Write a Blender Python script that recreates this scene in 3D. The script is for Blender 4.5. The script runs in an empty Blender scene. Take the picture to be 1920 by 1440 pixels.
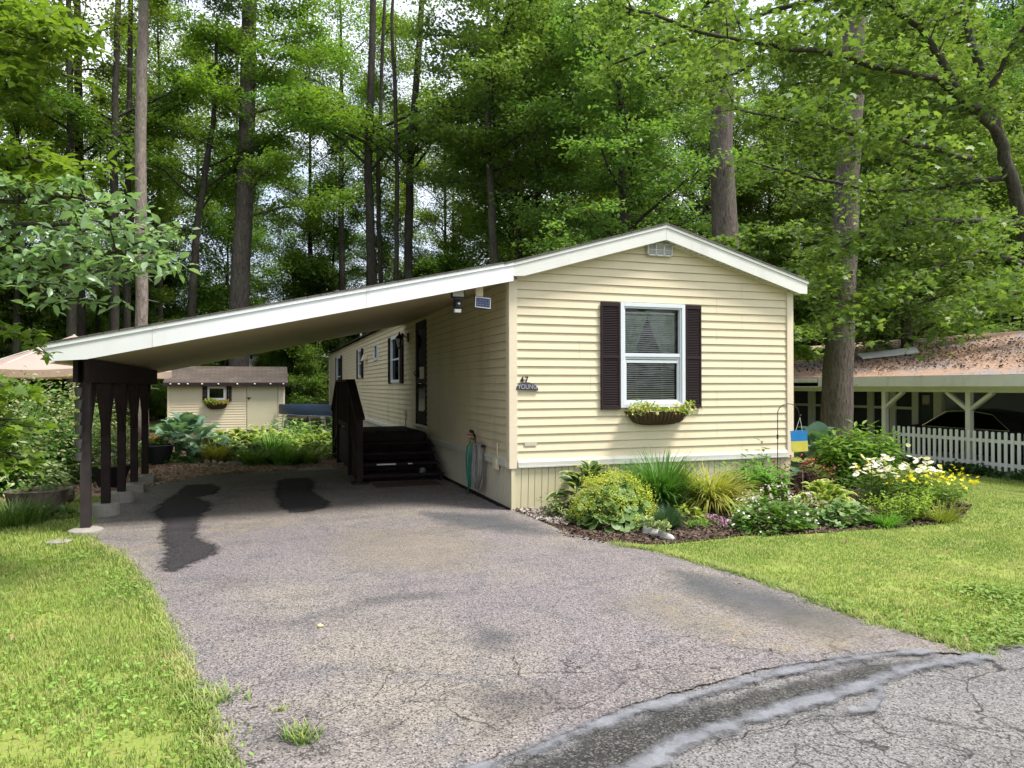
import bpy, math, random
import numpy as np
from mathutils import Vector, Matrix
R = math.radians
rng = np.random.default_rng(7)
random.seed(7)
SC = bpy.context.scene
COL = SC.collection

# ------------------------------------------------------------------ camera
CX, CY, CH = -2.8498, -8.4032, 1.5204
YAW, PITCH, ROLL, FOC = 0.3287, 0.0027, -0.0022, 1376.16
_s, _c = math.sin(YAW), math.cos(YAW)
_right = np.array([_c, -_s, 0.0]); _fw = np.array([_s, _c, 0.0]); _up = np.array([0, 0, 1.0])
_F = _fw*math.cos(PITCH) + _up*math.sin(PITCH)
_U = _up*math.cos(PITCH) - _fw*math.sin(PITCH)
CAMP = np.array([CX, CY, CH])
cam = bpy.data.cameras.new('camera'); camo = bpy.data.objects.new('camera', cam); COL.objects.link(camo)
cam.sensor_width = 36; cam.lens = FOC/1920*36; cam.clip_start = 0.05; cam.clip_end = 2000
# image X axis rotated by the small roll
rx = _right*math.cos(ROLL) + _U*math.sin(ROLL); uy = -_right*math.sin(ROLL) + _U*math.cos(ROLL)
M = Matrix(((rx[0], uy[0], -_F[0], CX), (rx[1], uy[1], -_F[1], CY), (rx[2], uy[2], -_F[2], CH), (0, 0, 0, 1)))
camo.matrix_world = M
SC.camera = camo

# ------------------------------------------------------------------ light
SC.view_settings.view_transform = 'Standard'; SC.view_settings.look = 'None'
SC.view_settings.gamma = 1; SC.view_settings.exposure = 1.0
SUN_EL, SUN_AZ = 61, 128           # azimuth clockwise from +Y
w = bpy.data.worlds.new('World'); SC.world = w; w.use_nodes = True
nt = w.node_tree; nt.nodes.clear()
out = nt.nodes.new('ShaderNodeOutputWorld'); bg = nt.nodes.new('ShaderNodeBackground')
sky = nt.nodes.new('ShaderNodeTexSky'); sky.sky_type = 'NISHITA'; sky.sun_disc = False
sky.sun_elevation = R(SUN_EL); sky.sun_rotation = R(SUN_AZ); sky.dust_density = 2.0; sky.air_density = 1.0
tc = nt.nodes.new('ShaderNodeTexCoord'); nz = nt.nodes.new('ShaderNodeTexNoise')
nz.inputs['Scale'].default_value = 2.2; nz.inputs['Detail'].default_value = 8; nz.inputs['Roughness'].default_value = .6
rmp = nt.nodes.new('ShaderNodeValToRGB'); rmp.color_ramp.elements[0].position = .40; rmp.color_ramp.elements[1].position = .60
rmp.color_ramp.elements[0].color = (.35, .35, .35, 1)
mx = nt.nodes.new('ShaderNodeMix'); mx.data_type = 'RGBA'
nt.links.new(tc.outputs['Generated'], nz.inputs['Vector']); nt.links.new(nz.outputs['Fac'], rmp.inputs['Fac'])
nt.links.new(rmp.outputs['Color'], mx.inputs[0]); nt.links.new(sky.outputs['Color'], mx.inputs[6])
mx.inputs[7].default_value = (7.6, 7.8, 8.3, 1)     # thin bright cloud
nt.links.new(mx.outputs[2], bg.inputs['Color']); bg.inputs['Strength'].default_value = 0.115
nt.links.new(bg.outputs['Background'], out.inputs['Surface'])
sl = bpy.data.lights.new('sun', 'SUN'); sl.energy = 3.3; sl.angle = R(14); sl.color = (1, .95, .86)
so = bpy.data.objects.new('sun', sl); COL.objects.link(so)
sd = Vector((math.sin(R(SUN_AZ))*math.cos(R(SUN_EL)), math.cos(R(SUN_AZ))*math.cos(R(SUN_EL)), math.sin(R(SUN_EL))))
so.rotation_euler = sd.to_track_quat('Z', 'Y').to_euler(); so.location = (0, 0, 60)
SC.cycles.max_bounces = 6; SC.cycles.transparent_max_bounces = 14; SC.cycles.diffuse_bounces = 2
SC.cycles.glossy_bounces = 2; SC.cycles.transmission_bounces = 3
SC.cycles.use_adaptive_sampling = True; SC.cycles.adaptive_threshold = 0.02

# ------------------------------------------------------------------ survey helpers: sight lines from the photo's standpoint
def ray(px, py):
    X, Z = (px-960)/FOC, -(py-720)/FOC
    a = -ROLL; X, Z = X*math.cos(a)+Z*math.sin(a), -X*math.sin(a)+Z*math.cos(a)
    return _F + X*_right + Z*_U
def G(px, py, z=0.0):
    r = ray(px, py); return CAMP + r*(z-CH)/r[2]
def PX(px, py, x): r = ray(px, py); return CAMP + r*(x-CX)/r[0]
def PY(px, py, y): r = ray(px, py); return CAMP + r*(y-CY)/r[1]
def D(px, py, d): return CAMP + ray(px, py)*d
def zg(x, y=0):
    t = min(1, max(0, (x-6)/6.0)); return -0.6*t*t*(3-2*t)

# ------------------------------------------------------------------ object helpers
def tag(o, label=None, cat=None, group=None, kind=None):
    if label: o['label'] = label
    if cat: o['category'] = cat
    if group: o['group'] = group
    if kind: o['kind'] = kind
    return o
def empty(name, loc=(0, 0, 0), label=None, cat=None, group=None, rz=0):
    o = bpy.data.objects.new(name, None); COL.objects.link(o); o.location = loc; o.rotation_euler = (0, 0, rz)
    o.empty_display_size = .1
    return tag(o, label, cat, group)
def link(name, me, mats, parent=None, world=True):
    """mesh given in world coordinates; when it has a parent the mesh data is moved into its frame"""
    o = bpy.data.objects.new(name, me); COL.objects.link(o)
    for m in (mats if isinstance(mats, (list, tuple)) else [mats]): me.materials.append(m)
    if parent is not None:
        o.parent = parent
        if world:
            mw = Matrix.LocRotScale(parent.location, parent.rotation_euler, parent.scale)
            p = parent.parent
            while p is not None:
                mw = Matrix.LocRotScale(p.location, p.rotation_euler, p.scale) @ mw; p = p.parent
            me.transform(mw.inverted())
    return o
class MB:
    def __init__(s): s.v = []; s.f = []; s.m = []
    def add(s, vs, fs, m=0):
        n = len(s.v); s.v += [tuple(map(float, q)) for q in vs]; s.f += [tuple(i+n for i in f) for f in fs]; s.m += [m]*len(fs); return s
    def box(s, x0, x1, y0, y1, z0, z1, m=0):
        return s.add([(x0,y0,z0),(x1,y0,z0),(x1,y1,z0),(x0,y1,z0),(x0,y0,z1),(x1,y0,z1),(x1,y1,z1),(x0,y1,z1)],
                     [(0,3,2,1),(4,5,6,7),(0,1,5,4),(1,2,6,5),(2,3,7,6),(3,0,4,7)], m)
    def beam(s, p, q, w, h, m=0, up=(0,0,1)):
        p = Vector(p); q = Vector(q); d = (q-p).normalized(); u = Vector(up)
        a = d.cross(u); 
        if a.length < 1e-4: a = d.cross(Vector((1,0,0)))
        a.normalize(); b = a.cross(d).normalized()
        vs = [e+a*sx*w/2+b*sz*h/2 for e in (p, q) for sx, sz in ((-1,-1),(1,-1),(1,1),(-1,1))]
        return s.add(vs, [(0,1,2,3),(7,6,5,4),(0,4,5,1),(1,5,6,2),(2,6,7,3),(3,7,4,0)], m)
    def tube(s, pts, rad, seg=8, m=0, cap=True, noise=0):
        P = [Vector(p) for p in pts]; n = len(P)
        if not hasattr(rad, '__len__'): rad = [rad]*n
        vs = []; a = None
        for i in range(n):
            d = (P[min(i+1, n-1)]-P[max(i-1, 0)]).normalized()
            if a is None:
                a = d.cross(Vector((0,0,1)))
                if a.length < .2: a = d.cross(Vector((0,1,0)))
            a = (a-d*a.dot(d)).normalized(); b = d.cross(a)
            for k in range(seg):
                t = 2*math.pi*k/seg; rr = rad[i]*(1+(random.uniform(-noise, noise) if noise else 0))
                vs.append(P[i]+(a*math.cos(t)+b*math.sin(t))*rr)
        fs = [(i*seg+k, i*seg+(k+1)%seg, (i+1)*seg+(k+1)%seg, (i+1)*seg+k) for i in range(n-1) for k in range(seg)]
        if cap: fs += [tuple(range(seg))[::-1], tuple((n-1)*seg+k for k in range(seg))]
        return s.add(vs, fs, m)
    def lathe(s, c, prof, seg=16, m=0, sx=1, sy=1):
        vs = []; n = len(prof)
        for r, z in prof:
            for k in range(seg):
                t = 2*math.pi*k/seg; vs.append((c[0]+r*sx*math.cos(t), c[1]+r*sy*math.sin(t), c[2]+z))
        fs = [(i*seg+k, i*seg+(k+1)%seg, (i+1)*seg+(k+1)%seg, (i+1)*seg+k) for i in range(n-1) for k in range(seg)]
        if prof[0][0] > 1e-5: fs.append(tuple(range(seg))[::-1])
        if prof[-1][0] > 1e-5: fs.append(tuple((n-1)*seg+k for k in range(seg)))
        return s.add(vs, fs, m)
    def blob(s, c, r, m=0, seg=10, rings=6, jit=.12):
        vs = [(c[0], c[1], c[2]+r[2])]
        for i in range(1, rings):
            t = math.pi*i/rings
            for k in range(seg):
                a = 2*math.pi*k/seg; j = 1+random.uniform(-jit, jit)
                vs.append((c[0]+r[0]*math.sin(t)*math.cos(a)*j, c[1]+r[1]*math.sin(t)*math.sin(a)*j, c[2]+r[2]*math.cos(t)*j))
        vs.append((c[0], c[1], c[2]-r[2])); fs = [(0, 1+k, 1+(k+1)%seg) for k in range(seg)]
        for i in range(rings-2):
            fs += [(1+i*seg+k, 1+(i+1)*seg+k, 1+(i+1)*seg+(k+1)%seg, 1+i*seg+(k+1)%seg) for k in range(seg)]
        L = len(vs)-1; b = 1+(rings-2)*seg; fs += [(L, b+(k+1)%seg, b+k) for k in range(seg)]
        return s.add(vs, fs, m)
    def prism(s, poly, off, m=0):
        """poly: 3-D outline; off: extrusion vector"""
        n = len(poly); o = Vector(off)
        vs = [Vector(p) for p in poly]+[Vector(p)+o for p in poly]
        return s.add(vs, [tuple(range(n))[::-1], tuple(range(n, 2*n))]+[(i, (i+1)%n, n+(i+1)%n, n+i) for i in range(n)], m)
    def mesh(s, name, smooth=False):
        me = bpy.data.meshes.new(name); me.from_pydata(s.v, [], s.f); me.polygons.foreach_set('material_index', s.m)
        if smooth: me.polygons.foreach_set('use_smooth', [True]*len(s.f))
        import bmesh
        bm = bmesh.new(); bm.from_mesh(me); bmesh.ops.recalc_face_normals(bm, faces=bm.faces); bm.to_mesh(me); bm.free()
        return me
    def build(s, name, mats, parent=None, smooth=False, bevel=0):
        o = link(name, s.mesh(name, smooth), mats, parent)
        if bevel:
            b = o.modifiers.new('b', 'BEVEL'); b.width = bevel; b.segments = 2; b.limit_method = 'ANGLE'
        return o

def npmesh(name, V, faces_sizes, loops, attrs, smooth=False):
    me = bpy.data.meshes.new(name)
    me.vertices.add(len(V)); me.vertices.foreach_set('co', np.asarray(V, np.float32).ravel())
    me.loops.add(len(loops)); me.loops.foreach_set('vertex_index', np.asarray(loops, np.int32))
    fs = np.asarray(faces_sizes, np.int32); me.polygons.add(len(fs))
    me.polygons.foreach_set('loop_start', np.concatenate([[0], np.cumsum(fs)[:-1]]).astype(np.int32))
    if smooth: me.polygons.foreach_set('use_smooth', np.ones(len(fs), bool))
    me.update(calc_edges=True); me.validate()
    for k, a in attrs.items():
        at = me.attributes.new(k, 'FLOAT', 'POINT'); at.data.foreach_set('value', np.asarray(a, np.float32))
    return me
# templates: (verts, faces, edge attribute)
def T(vs, fs, e=None): return (np.array(vs, float), fs, np.array(e if e is not None else [0]*len(vs), float))
T_RH = T([(0,0,0),(.3,.5,.07),(0,1,-.06),(-.3,.5,.07)], [(0,1,2),(0,2,3)])
T_OV = T([(0,0,0),(.2,.25,.06),(.22,.6,.02),(0,1,-.18),(-.22,.6,.02),(-.2,.25,.06),(0,.55,-.03)],
         [(0,1,6),(1,2,6),(2,3,6),(3,4,6),(4,5,6),(5,0,6)], [.6,1,1,1,1,1,0])
T_MP = T([(0,0,0),(.32,-.02,0),(.26,.2,.03),(.52,.42,-.06),(.2,.52,.04),(.16,.7,.02),(0,1,-.1),(-.16,.7,.02),(-.2,.52,.04),(-.52,.42,-.06),(-.26,.2,.03),(-.32,-.02,0)],
         [(0,1,2),(0,2,3,4),(0,4,5,6,7,8),(0,8,9,10),(0,10,11)])
T_LN = T([(0,0,0),(.09,.3,.03),(.1,.65,.0),(0,1,-.16),(-.1,.65,0),(-.09,.3,.03)], [(0,1,2,3),(0,3,4,5)])
def _hosta(wd=.36, cup=.1, droop=.35):
    vs=[];e=[];fs=[];n=7
    for i in range(n):
        t=i/(n-1); y=t; wv=wd*math.sin(math.pi*min(1,t**.75*.97+.03))**.8 if 0<i<n-1 else .01
        z=.25*math.sin(t*math.pi*.6)-droop*t*t
        for j in range(5):
            u=(j-2)/2; vs.append((u*wv, y, z+cup*abs(u)*math.sin(math.pi*t)+.012*math.sin(9*u+5*t))); e.append(abs(u) if 0<i<n-1 else 1)
    for i in range(n-1):
        for j in range(4): a=i*5+j; fs.append((a,a+1,a+6,a+5))
    return T(vs,fs,e)
T_HO = _hosta(); T_HW = _hosta(.46, .14, .3)
def _fan(n=9, cup=.18):
    vs=[(0,0,0)];e=[0]
    for k in range(2*n+1):
        a=-2.6+5.2*k/(2*n); r=.5*(1 if k%2 else .84); vs.append((r*math.sin(a), .5*math.cos(a)*1+.0+ .0, cup*r*(1 if k%2 else .6))); e.append(1)
    return T(vs,[(0,k,k+1) for k in range(1,2*n+1)],e)
T_FAN = _fan()
T_LW = T([(0,0,0),(.13,.28,.03),(.15,.55,.0),(0,1,-.14),(-.15,.55,0),(-.13,.28,.03)], [(0,1,2,3),(0,3,4,5)])
def _disc(n, r2, dome=.0):
    vs=[(0,0,dome)];e=[0]
    for k in range(2*n):
        a=math.pi*k/n; r=.5 if k%2 else .5*r2; vs.append((r*math.cos(a), r*math.sin(a), .04 if k%2 else 0)); e.append(1)
    return T(vs,[(0,k+1,(k+1)%(2*n)+1) for k in range(2*n)],e)
T_FL5 = _disc(5,.55,-.12); T_DAI = _disc(11,.72,.02); T_CUP = T([(0,0,0),(.5,0,.35),(.2,.45,.3),(-.4,.3,.35),(-.4,-.3,.35),(.2,-.45,.3)],[(0,1,2),(0,2,3),(0,3,4),(0,4,5),(0,5,1)],[0,1,1,1,1,1])

def rots(n, az=None, tilt=None, roll=None, sd=.5):
    az = rng.uniform(0, 2*np.pi, n) if az is None else az
    tilt = rng.normal(0, sd, n) if tilt is None else tilt     # pitch of the leaf axis (+ = tip up)
    roll = rng.normal(0, sd, n) if roll is None else roll
    ca, sa, ct, st, cr, sr = np.cos(az), np.sin(az), np.cos(tilt), np.sin(tilt), np.cos(roll), np.sin(roll)
    Z = np.zeros(n); O = np.ones(n)
    Rz = np.stack([np.stack([ca,-sa,Z],1), np.stack([sa,ca,Z],1), np.stack([Z,Z,O],1)],1)
    Rx = np.stack([np.stack([O,Z,Z],1), np.stack([Z,ct,-st],1), np.stack([Z,st,ct],1)],1)
    Ry = np.stack([np.stack([cr,Z,sr],1), np.stack([Z,O,Z],1), np.stack([-sr,Z,cr],1)],1)
    return Rz@Rx@Ry
def scatter(name, tpl, P, RT, S, smooth=False):
    tv, tf, te = tpl; n = len(P); k = len(tv)
    S = np.broadcast_to(np.asarray(S, float), (n,))
    V = np.einsum('nij,kj->nki', RT, tv)*S[:, None, None] + np.asarray(P)[:, None, :]
    l0 = np.concatenate([np.array(f) for f in tf]); fs = np.array([len(f) for f in tf])
    loops = (np.arange(n)[:, None]*k + l0[None, :]).ravel()
    rnd = np.repeat(rng.random(n), k)
    return npmesh(name, V.reshape(-1, 3), np.tile(fs, n), loops, {'rnd': rnd, 'edg': np.tile(te, n)}, smooth)
def blades(name, P, az, L, lean, droop, wd, seg=3):
    """curved strips; P base (n,3)"""
    n = len(P); L = np.broadcast_to(L, (n,)); lean = np.broadcast_to(lean, (n,)); droop = np.broadcast_to(droop, (n,)); wd = np.broadcast_to(wd, (n,))
    dirh = np.stack([np.cos(az), np.sin(az)], 1); side = np.stack([-np.sin(az), np.cos(az), np.zeros(n)], 1)
    pos = np.array(P, float); ang = lean.copy(); rows = []; E = []
    for i in range(seg+1):
        t = i/seg; wv = wd*(1-t**1.5)*.5 + (0 if i == seg else wd*.1)
        if i == seg: rows.append(pos[:, None, :])
        else: rows.append(np.stack([pos-side*wv[:, None], pos+side*wv[:, None]], 1))
        st = L/seg; pos = pos + np.concatenate([dirh*(np.sin(ang)*st)[:, None], (np.cos(ang)*st)[:, None]], 1); ang = ang + droop/seg
    V = np.concatenate(rows, 1); k = 2*seg+1
    f = []; sz = []
    for i in range(seg-1): f += [2*i, 2*i+1, 2*i+3, 2*i+2]; sz.append(4)
    f += [2*seg-2, 2*seg-1, 2*seg]; sz.append(3)
    loops = (np.arange(n)[:, None]*k + np.array(f)[None, :]).ravel()
    e = np.concatenate([np.repeat(i/seg, 2) for i in range(seg)]+[[1]])
    return npmesh(name, V.reshape(-1, 3), np.tile(sz, n), loops, {'rnd': np.repeat(rng.random(n), k), 'edg': np.tile(e, n)})
def inpoly(P, poly):
    x, y = P[:, 0], P[:, 1]; ins = np.zeros(len(P), bool); n = len(poly); j = n-1
    for i in range(n):
        xi, yi = poly[i][:2]; xj, yj = poly[j][:2]
        c = ((yi > y) != (yj > y)) & (x < (xj-xi)*(y-yi)/(yj-yi+1e-12)+xi); ins ^= c; j = i
    return ins

# ------------------------------------------------------------------ materials
class NT:
    def __init__(s, name):
        s.m = bpy.data.materials.new(name); s.m.use_nodes = True; s.t = s.m.node_tree; s.t.nodes.clear()
        s.o = s.n('ShaderNodeOutputMaterial')
    def n(s, t, **k):
        q = s.t.nodes.new(t)
        for a, b in k.items(): setattr(q, a, b)
        return q
    def l(s, a, b): s.t.links.new(a, b)
    def co(s, scale=(1, 1, 1)):
        g = s.n('ShaderNodeNewGeometry'); m = s.n('ShaderNodeMapping'); m.inputs['Scale'].default_value = scale
        s.l(g.outputs['Position'], m.inputs[0]); return m.outputs[0]
    def noise(s, sc, det=4, rough=.55, vec=None, dist=0):
        q = s.n('ShaderNodeTexNoise'); q.inputs['Scale'].default_value = sc; q.inputs['Detail'].default_value = det
        q.inputs['Roughness'].default_value = rough; q.inputs['Distortion'].default_value = dist
        s.l(vec if vec is not None else s.co(), q.inputs['Vector']); return q.outputs['Fac']
    def ramp(s, fac, stops):
        r = s.n('ShaderNodeValToRGB'); e = r.color_ramp.elements
        while len(e) < len(stops): e.new(.5)
        for i, (p, c) in enumerate(stops):
            e[i].position = p; e[i].color = (c, c, c, 1) if not hasattr(c, '__len__') else (*c, 1)
        s.l(fac, r.inputs[0]); return r.outputs[0]
    def mix(s, f, a, b, mode='MIX'):
        q = s.n('ShaderNodeMix', data_type='RGBA', blend_type=mode)
        for i, v in ((0, f), (6, a), (7, b)):
            if hasattr(v, 'links') or hasattr(v, 'is_linked'): s.l(v, q.inputs[i])
            elif i == 0: q.inputs[0].default_value = v
            else: q.inputs[i].default_value = (*v, 1) if hasattr(v, '__len__') else (v, v, v, 1)
        return q.outputs[2]
    def math(s, op, a, b=0.0):
        q = s.n('ShaderNodeMath', operation=op)
        for i, v in ((0, a), (1, b)):
            if hasattr(v, 'is_linked'): s.l(v, q.inputs[i])
            else: q.inputs[i].default_value = v
        return q.outputs[0]
    def attr(s, nm): q = s.n('ShaderNodeAttribute', attribute_name=nm); return q.outputs['Fac']
    def bsdf(s, col, rough=.6, bump=None, bs=.3, bd=.01, metal=0, spec=.4, **k):
        b = s.n('ShaderNodeBsdfPrincipled')
        for nm, v in (('Base Color', col), ('Roughness', rough), ('Metallic', metal), ('Specular IOR Level', spec)):
            if hasattr(v, 'is_linked'): s.l(v, b.inputs[nm])
            else: b.inputs[nm].default_value = (*v, 1) if hasattr(v, '__len__') else v
        for nm, v in k.items(): b.inputs[nm].default_value = v
        if bump is not None:
            u = s.n('ShaderNodeBump'); u.inputs['Strength'].default_value = bs; u.inputs['Distance'].default_value = bd
            s.l(bump, u.inputs['Height']); s.l(u.outputs[0], b.inputs['Normal'])
        return b
    def done(s, sh): s.l(sh.outputs[0] if hasattr(sh, 'outputs') else sh, s.o.inputs['Surface']); return s.m
def paint(name, c, rough=.55, var=.12, sc=3, bump=0, metal=0, spec=.4, dirt=None):
    t = NT(name); f = t.noise(sc, 6, .65)
    col = t.mix(t.ramp(f, [(.3, 0.0), (.7, 1.0)]), tuple(x*(1-var) for x in c), tuple(min(1, x*(1+var)) for x in c))
    if dirt:
        g = t.noise(1.3, 8, .7, t.co((1, 1, .35))); col = t.mix(t.ramp(g, [(.52, 0.0), (.75, dirt[1])]), col, dirt[0])
    return t.done(t.bsdf(col, rough, t.noise(60, 3) if bump else None, bump, .005, metal, spec))
def leafmat(name, c1, c2, edge=None, el=(.55, .9), rough=.45, trans=.35, spec=.35, yel=None):
    t = NT(name); oi = t.n('ShaderNodeObjectInfo')
    col = t.mix(t.attr('rnd'), c1, c2)
    col = t.mix(t.ramp(t.noise(.45, 3), [(.35, 0.0), (.65, .6)]), col, tuple(x*.6 for x in c1))
    hsv = t.n('ShaderNodeHueSaturation'); t.l(col, hsv.inputs['Color'])
    v = t.math('ADD', t.math('MULTIPLY', oi.outputs['Random'], .35), .82); t.l(v, hsv.inputs['Value'])
    t.l(t.math('ADD', t.math('MULTIPLY', oi.outputs['Random'], .03), .485), hsv.inputs['Hue']); col = hsv.outputs[0]
    if edge: col = t.mix(t.ramp(t.attr('edg'), [(el[0], 0.0), (el[1], 1.0)]), col, edge)
    b = t.bsdf(col, rough, spec=spec); tr = t.n('ShaderNodeBsdfTranslucent')
    t.l(t.mix(1.0, col, (1.15, 1.2, .55), 'MULTIPLY'), tr.inputs['Color'])
    m = t.n('ShaderNodeMixShader'); m.inputs[0].default_value = trans
    t.l(b.outputs[0], m.inputs[1]); t.l(tr.outputs[0], m.inputs[2]); return t.done(m)
def bark(name, c1, c2, zs=.25, sc=14, bs=.8):
    t = NT(name); v = t.co((1, 1, zs)); f = t.noise(sc, 6, .7, v, 1.2)
    col = t.mix(t.ramp(f, [(.35, 0.0), (.62, 1.0)]), c1, c2)
    col = t.mix(t.ramp(t.noise(1.1, 4), [(.5, 0.0), (.75, .4)]), col, (.10, .13, .07))
    return t.done(t.bsdf(col, .9, f, bs, .03, spec=.15))
def glass(name, tint=(.02, .03, .04), a=.35, k=1.0):
    t = NT(name); g = t.n('ShaderNodeBsdfGlossy'); g.inputs['Roughness'].default_value = .03; g.inputs['Color'].default_value = (.9, .95, 1, 1)
    tr = t.n('ShaderNodeBsdfTransparent'); tr.inputs['Color'].default_value = (a, a, a, 1)
    fr = t.n('ShaderNodeFresnel'); fr.inputs[0].default_value = 1.5
    m = t.n('ShaderNodeMixShader'); t.l(t.math('MULTIPLY', fr.outputs[0], k), m.inputs[0]); t.l(tr.outputs[0], m.inputs[1]); t.l(g.outputs[0], m.inputs[2]); return t.done(m)

SIDING = (.645, .56, .40)
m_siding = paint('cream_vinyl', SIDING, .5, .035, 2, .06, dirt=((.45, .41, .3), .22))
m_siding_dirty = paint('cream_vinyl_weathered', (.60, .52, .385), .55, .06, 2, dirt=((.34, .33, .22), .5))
m_trim = paint('cream_trim', (.66, .575, .44), .45, .03, 2)
m_skirt = paint('skirting', (.58, .53, .36), .5, .05, 2, dirt=((.42, .38, .24), .3))
m_white = paint('white_aluminium', (.74, .76, .80), .4, .03, 1.2, dirt=((.55, .54, .5), .35))
m_whitew = paint('white_weathered', (.62, .62, .60), .5, .06, 2, dirt=((.38, .36, .32), .6))
m_vinyl = paint('white_window', (.60, .64, .70), .35, .02, 4)
m_soffit = paint('soffit', (.50, .41, .25), .6, .06, 2)
m_shutter = paint('shutter_brown', (.026, .017, .020), .7, .1, 4, spec=.15)
m_brown = paint('dark_brown_stain', (.030, .020, .022), .8, .25, 6, .4, spec=.12, dirt=((.04, .03, .028), .35))
m_black = paint('black_metal', (.012, .012, .014), .4, .1, 8)
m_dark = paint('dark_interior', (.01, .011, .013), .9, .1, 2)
m_glass = glass('window_glass', a=.8); m_glassd = glass('dark_glass', a=.12, k=.35)
m_blind = paint('blind_slat', (.80, .80, .78), .5, .03, 4)
m_curtain = paint('sheer_curtain', (.55, .68, .58), .8, .06, 8)
m_conc = paint('concrete', (.27, .255, .23), .85, .15, 8, .5, dirt=((.16, .15, .12), .6))
m_rust = paint('rust_red', (.35, .09, .06), .6, .2, 8)
def shingle(name, c, c2):
    t = NT(name); g = t.n('ShaderNodeNewGeometry'); b = t.n('ShaderNodeTexBrick')
    b.inputs['Scale'].default_value = 1; b.inputs['Brick Width'].default_value = .3; b.inputs['Row Height'].default_value = .14; b.inputs['Mortar Size'].default_value = .006
    b.inputs['Color1'].default_value = (*c, 1); b.inputs['Color2'].default_value = (*c2, 1); b.inputs['Mortar'].default_value = (*[x*.4 for x in c], 1)
    cmb = t.n('ShaderNodeMapping'); t.l(g.outputs['Position'], cmb.inputs[0]); return t, b, cmb
def shingles(name, c, c2, axis='x'):
    t, b, mp = shingle(name, c, c2)
    sep = t.n('ShaderNodeSeparateXYZ'); t.l(mp.outputs[0], sep.inputs[0]); cb = t.n('ShaderNodeCombineXYZ')
    a, d = ('Y', 'X') if axis == 'x' else ('X', 'Y')
    t.l(sep.outputs[a], cb.inputs[0]); t.l(sep.outputs[d], cb.inputs[1]); t.l(cb.outputs[0], b.inputs['Vector'])
    col = t.mix(t.ramp(t.noise(1.5, 6), [(.4, 0.0), (.7, .5)]), b.outputs['Color'], tuple(x*.6 for x in c))
    return t.done(t.bsdf(col, .9, t.noise(80, 2), .4, .01, spec=.2))
m_roof = shingles('dark_shingle', (.10, .095, .09), (.14, .13, .12)); m_roofshed = shingles('brown_shingle', (.085, .068, .06), (.115, .095, .082), 'y')

def veil(t, b, sc=9, amp=.5, soft=.25, mx_=1.0):
    """ragged edge: the sheet thins out where its 'sd' (distance inside the outline, in metres x10) runs out"""
    tr = t.n('ShaderNodeBsdfTransparent'); m = t.n('ShaderNodeMixShader')
    f = t.math('ADD', t.attr('sd'), t.math('MULTIPLY', t.math('SUBTRACT', t.noise(sc, 7, .7), .5), amp*2))
    r = t.n('ShaderNodeMapRange'); r.inputs[1].default_value = 0; r.inputs[2].default_value = soft; r.inputs[4].default_value = mx_; t.l(f, r.inputs[0]); t.l(r.outputs[0], m.inputs[0])
    t.l(tr.outputs[0], m.inputs[1]); t.l(b.outputs[0], m.inputs[2]); return m
def asphalt(name, ca, cb, cc, crack=True, speck=(.55, .50, .50), sp=.35, vl=None):
    t = NT(name); P = t.co()
    big = t.noise(.55, 5, .6, P, .6); med = t.noise(2.6, 5, .6, P, .5)
    col = t.mix(t.ramp(big, [(.38, 0.0), (.62, 1.0)]), ca, cb)
    col = t.mix(t.ramp(med, [(.52, 0.0), (.68, .75)]), col, cc)
    st = t.noise(.9, 6, .65, t.co((.35, 1.2, 1)), 1.2); col = t.mix(t.ramp(st, [(.56, 0.0), (.66, .65)]), col, tuple(x*.55 for x in ca))
    v = t.n('ShaderNodeTexVoronoi'); v.inputs['Scale'].default_value = 125; t.l(P, v.inputs['Vector'])
    sep = t.n('ShaderNodeSeparateColor'); t.l(v.outputs['Color'], sep.inputs[0])
    col = t.mix(t.ramp(sep.outputs[0], [(.55, 0.0), (.9, sp)]), col, speck)
    col = t.mix(t.ramp(sep.outputs[1], [(.5, 0.0), (.9, .85)]), col, tuple(x*.3 for x in cc))
    h = v.outputs['Distance']
    if crack:
        wv = t.n('ShaderNodeTexNoise'); wv.inputs['Scale'].default_value = 3.5; wv.inputs['Detail'].default_value = 6; t.l(P, wv.inputs['Vector'])
        add = t.n('ShaderNodeVectorMath', operation='MULTIPLY_ADD'); t.l(wv.outputs['Color'], add.inputs[0]); add.inputs[1].default_value = (.42, .42, 0); t.l(P, add.inputs[2])
        for sc, th, lo, hi in ((1.1, .010, .56, .66), (4.2, .022, .58, .68)):
            e = t.n('ShaderNodeTexVoronoi', feature='DISTANCE_TO_EDGE'); e.inputs['Scale'].default_value = sc; t.l(add.outputs[0], e.inputs['Vector'])
            line = t.ramp(e.outputs['Distance'], [(0, 1.0), (th, 0.0)])
            sy = t.n('ShaderNodeSeparateXYZ'); t.l(P, sy.inputs[0])
            near = t.n('ShaderNodeMapRange'); near.inputs[1].default_value = -2.6; near.inputs[2].default_value = -4.6; near.inputs[3].default_value = -.16; near.inputs[4].default_value = .10
            t.l(sy.outputs[1], near.inputs[0])
            msk = t.ramp(t.math('ADD', t.noise(.7 if sc < 2 else 1.1, 2, .5, P), near.outputs[0]), [(lo, 0.0), (hi, 1.0)])
            k = t.math('MULTIPLY', line, msk); col = t.mix(k, col, (.025, .023, .022))
    b = t.bsdf(col, .85, h, .5, .004, spec=.25)
    return t.done(veil(t, b, *vl) if vl else b)
m_asph = asphalt('driveway_asphalt', (.165, .145, .155), (.215, .19, .165), (.105, .105, .115), speck=(.46, .42, .42), sp=.36, vl=(12, .5, .12))
m_road = asphalt('road_asphalt', (.145, .142, .15), (.18, .17, .165), (.105, .105, .11), speck=(.42, .40, .40), sp=.3)
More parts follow.
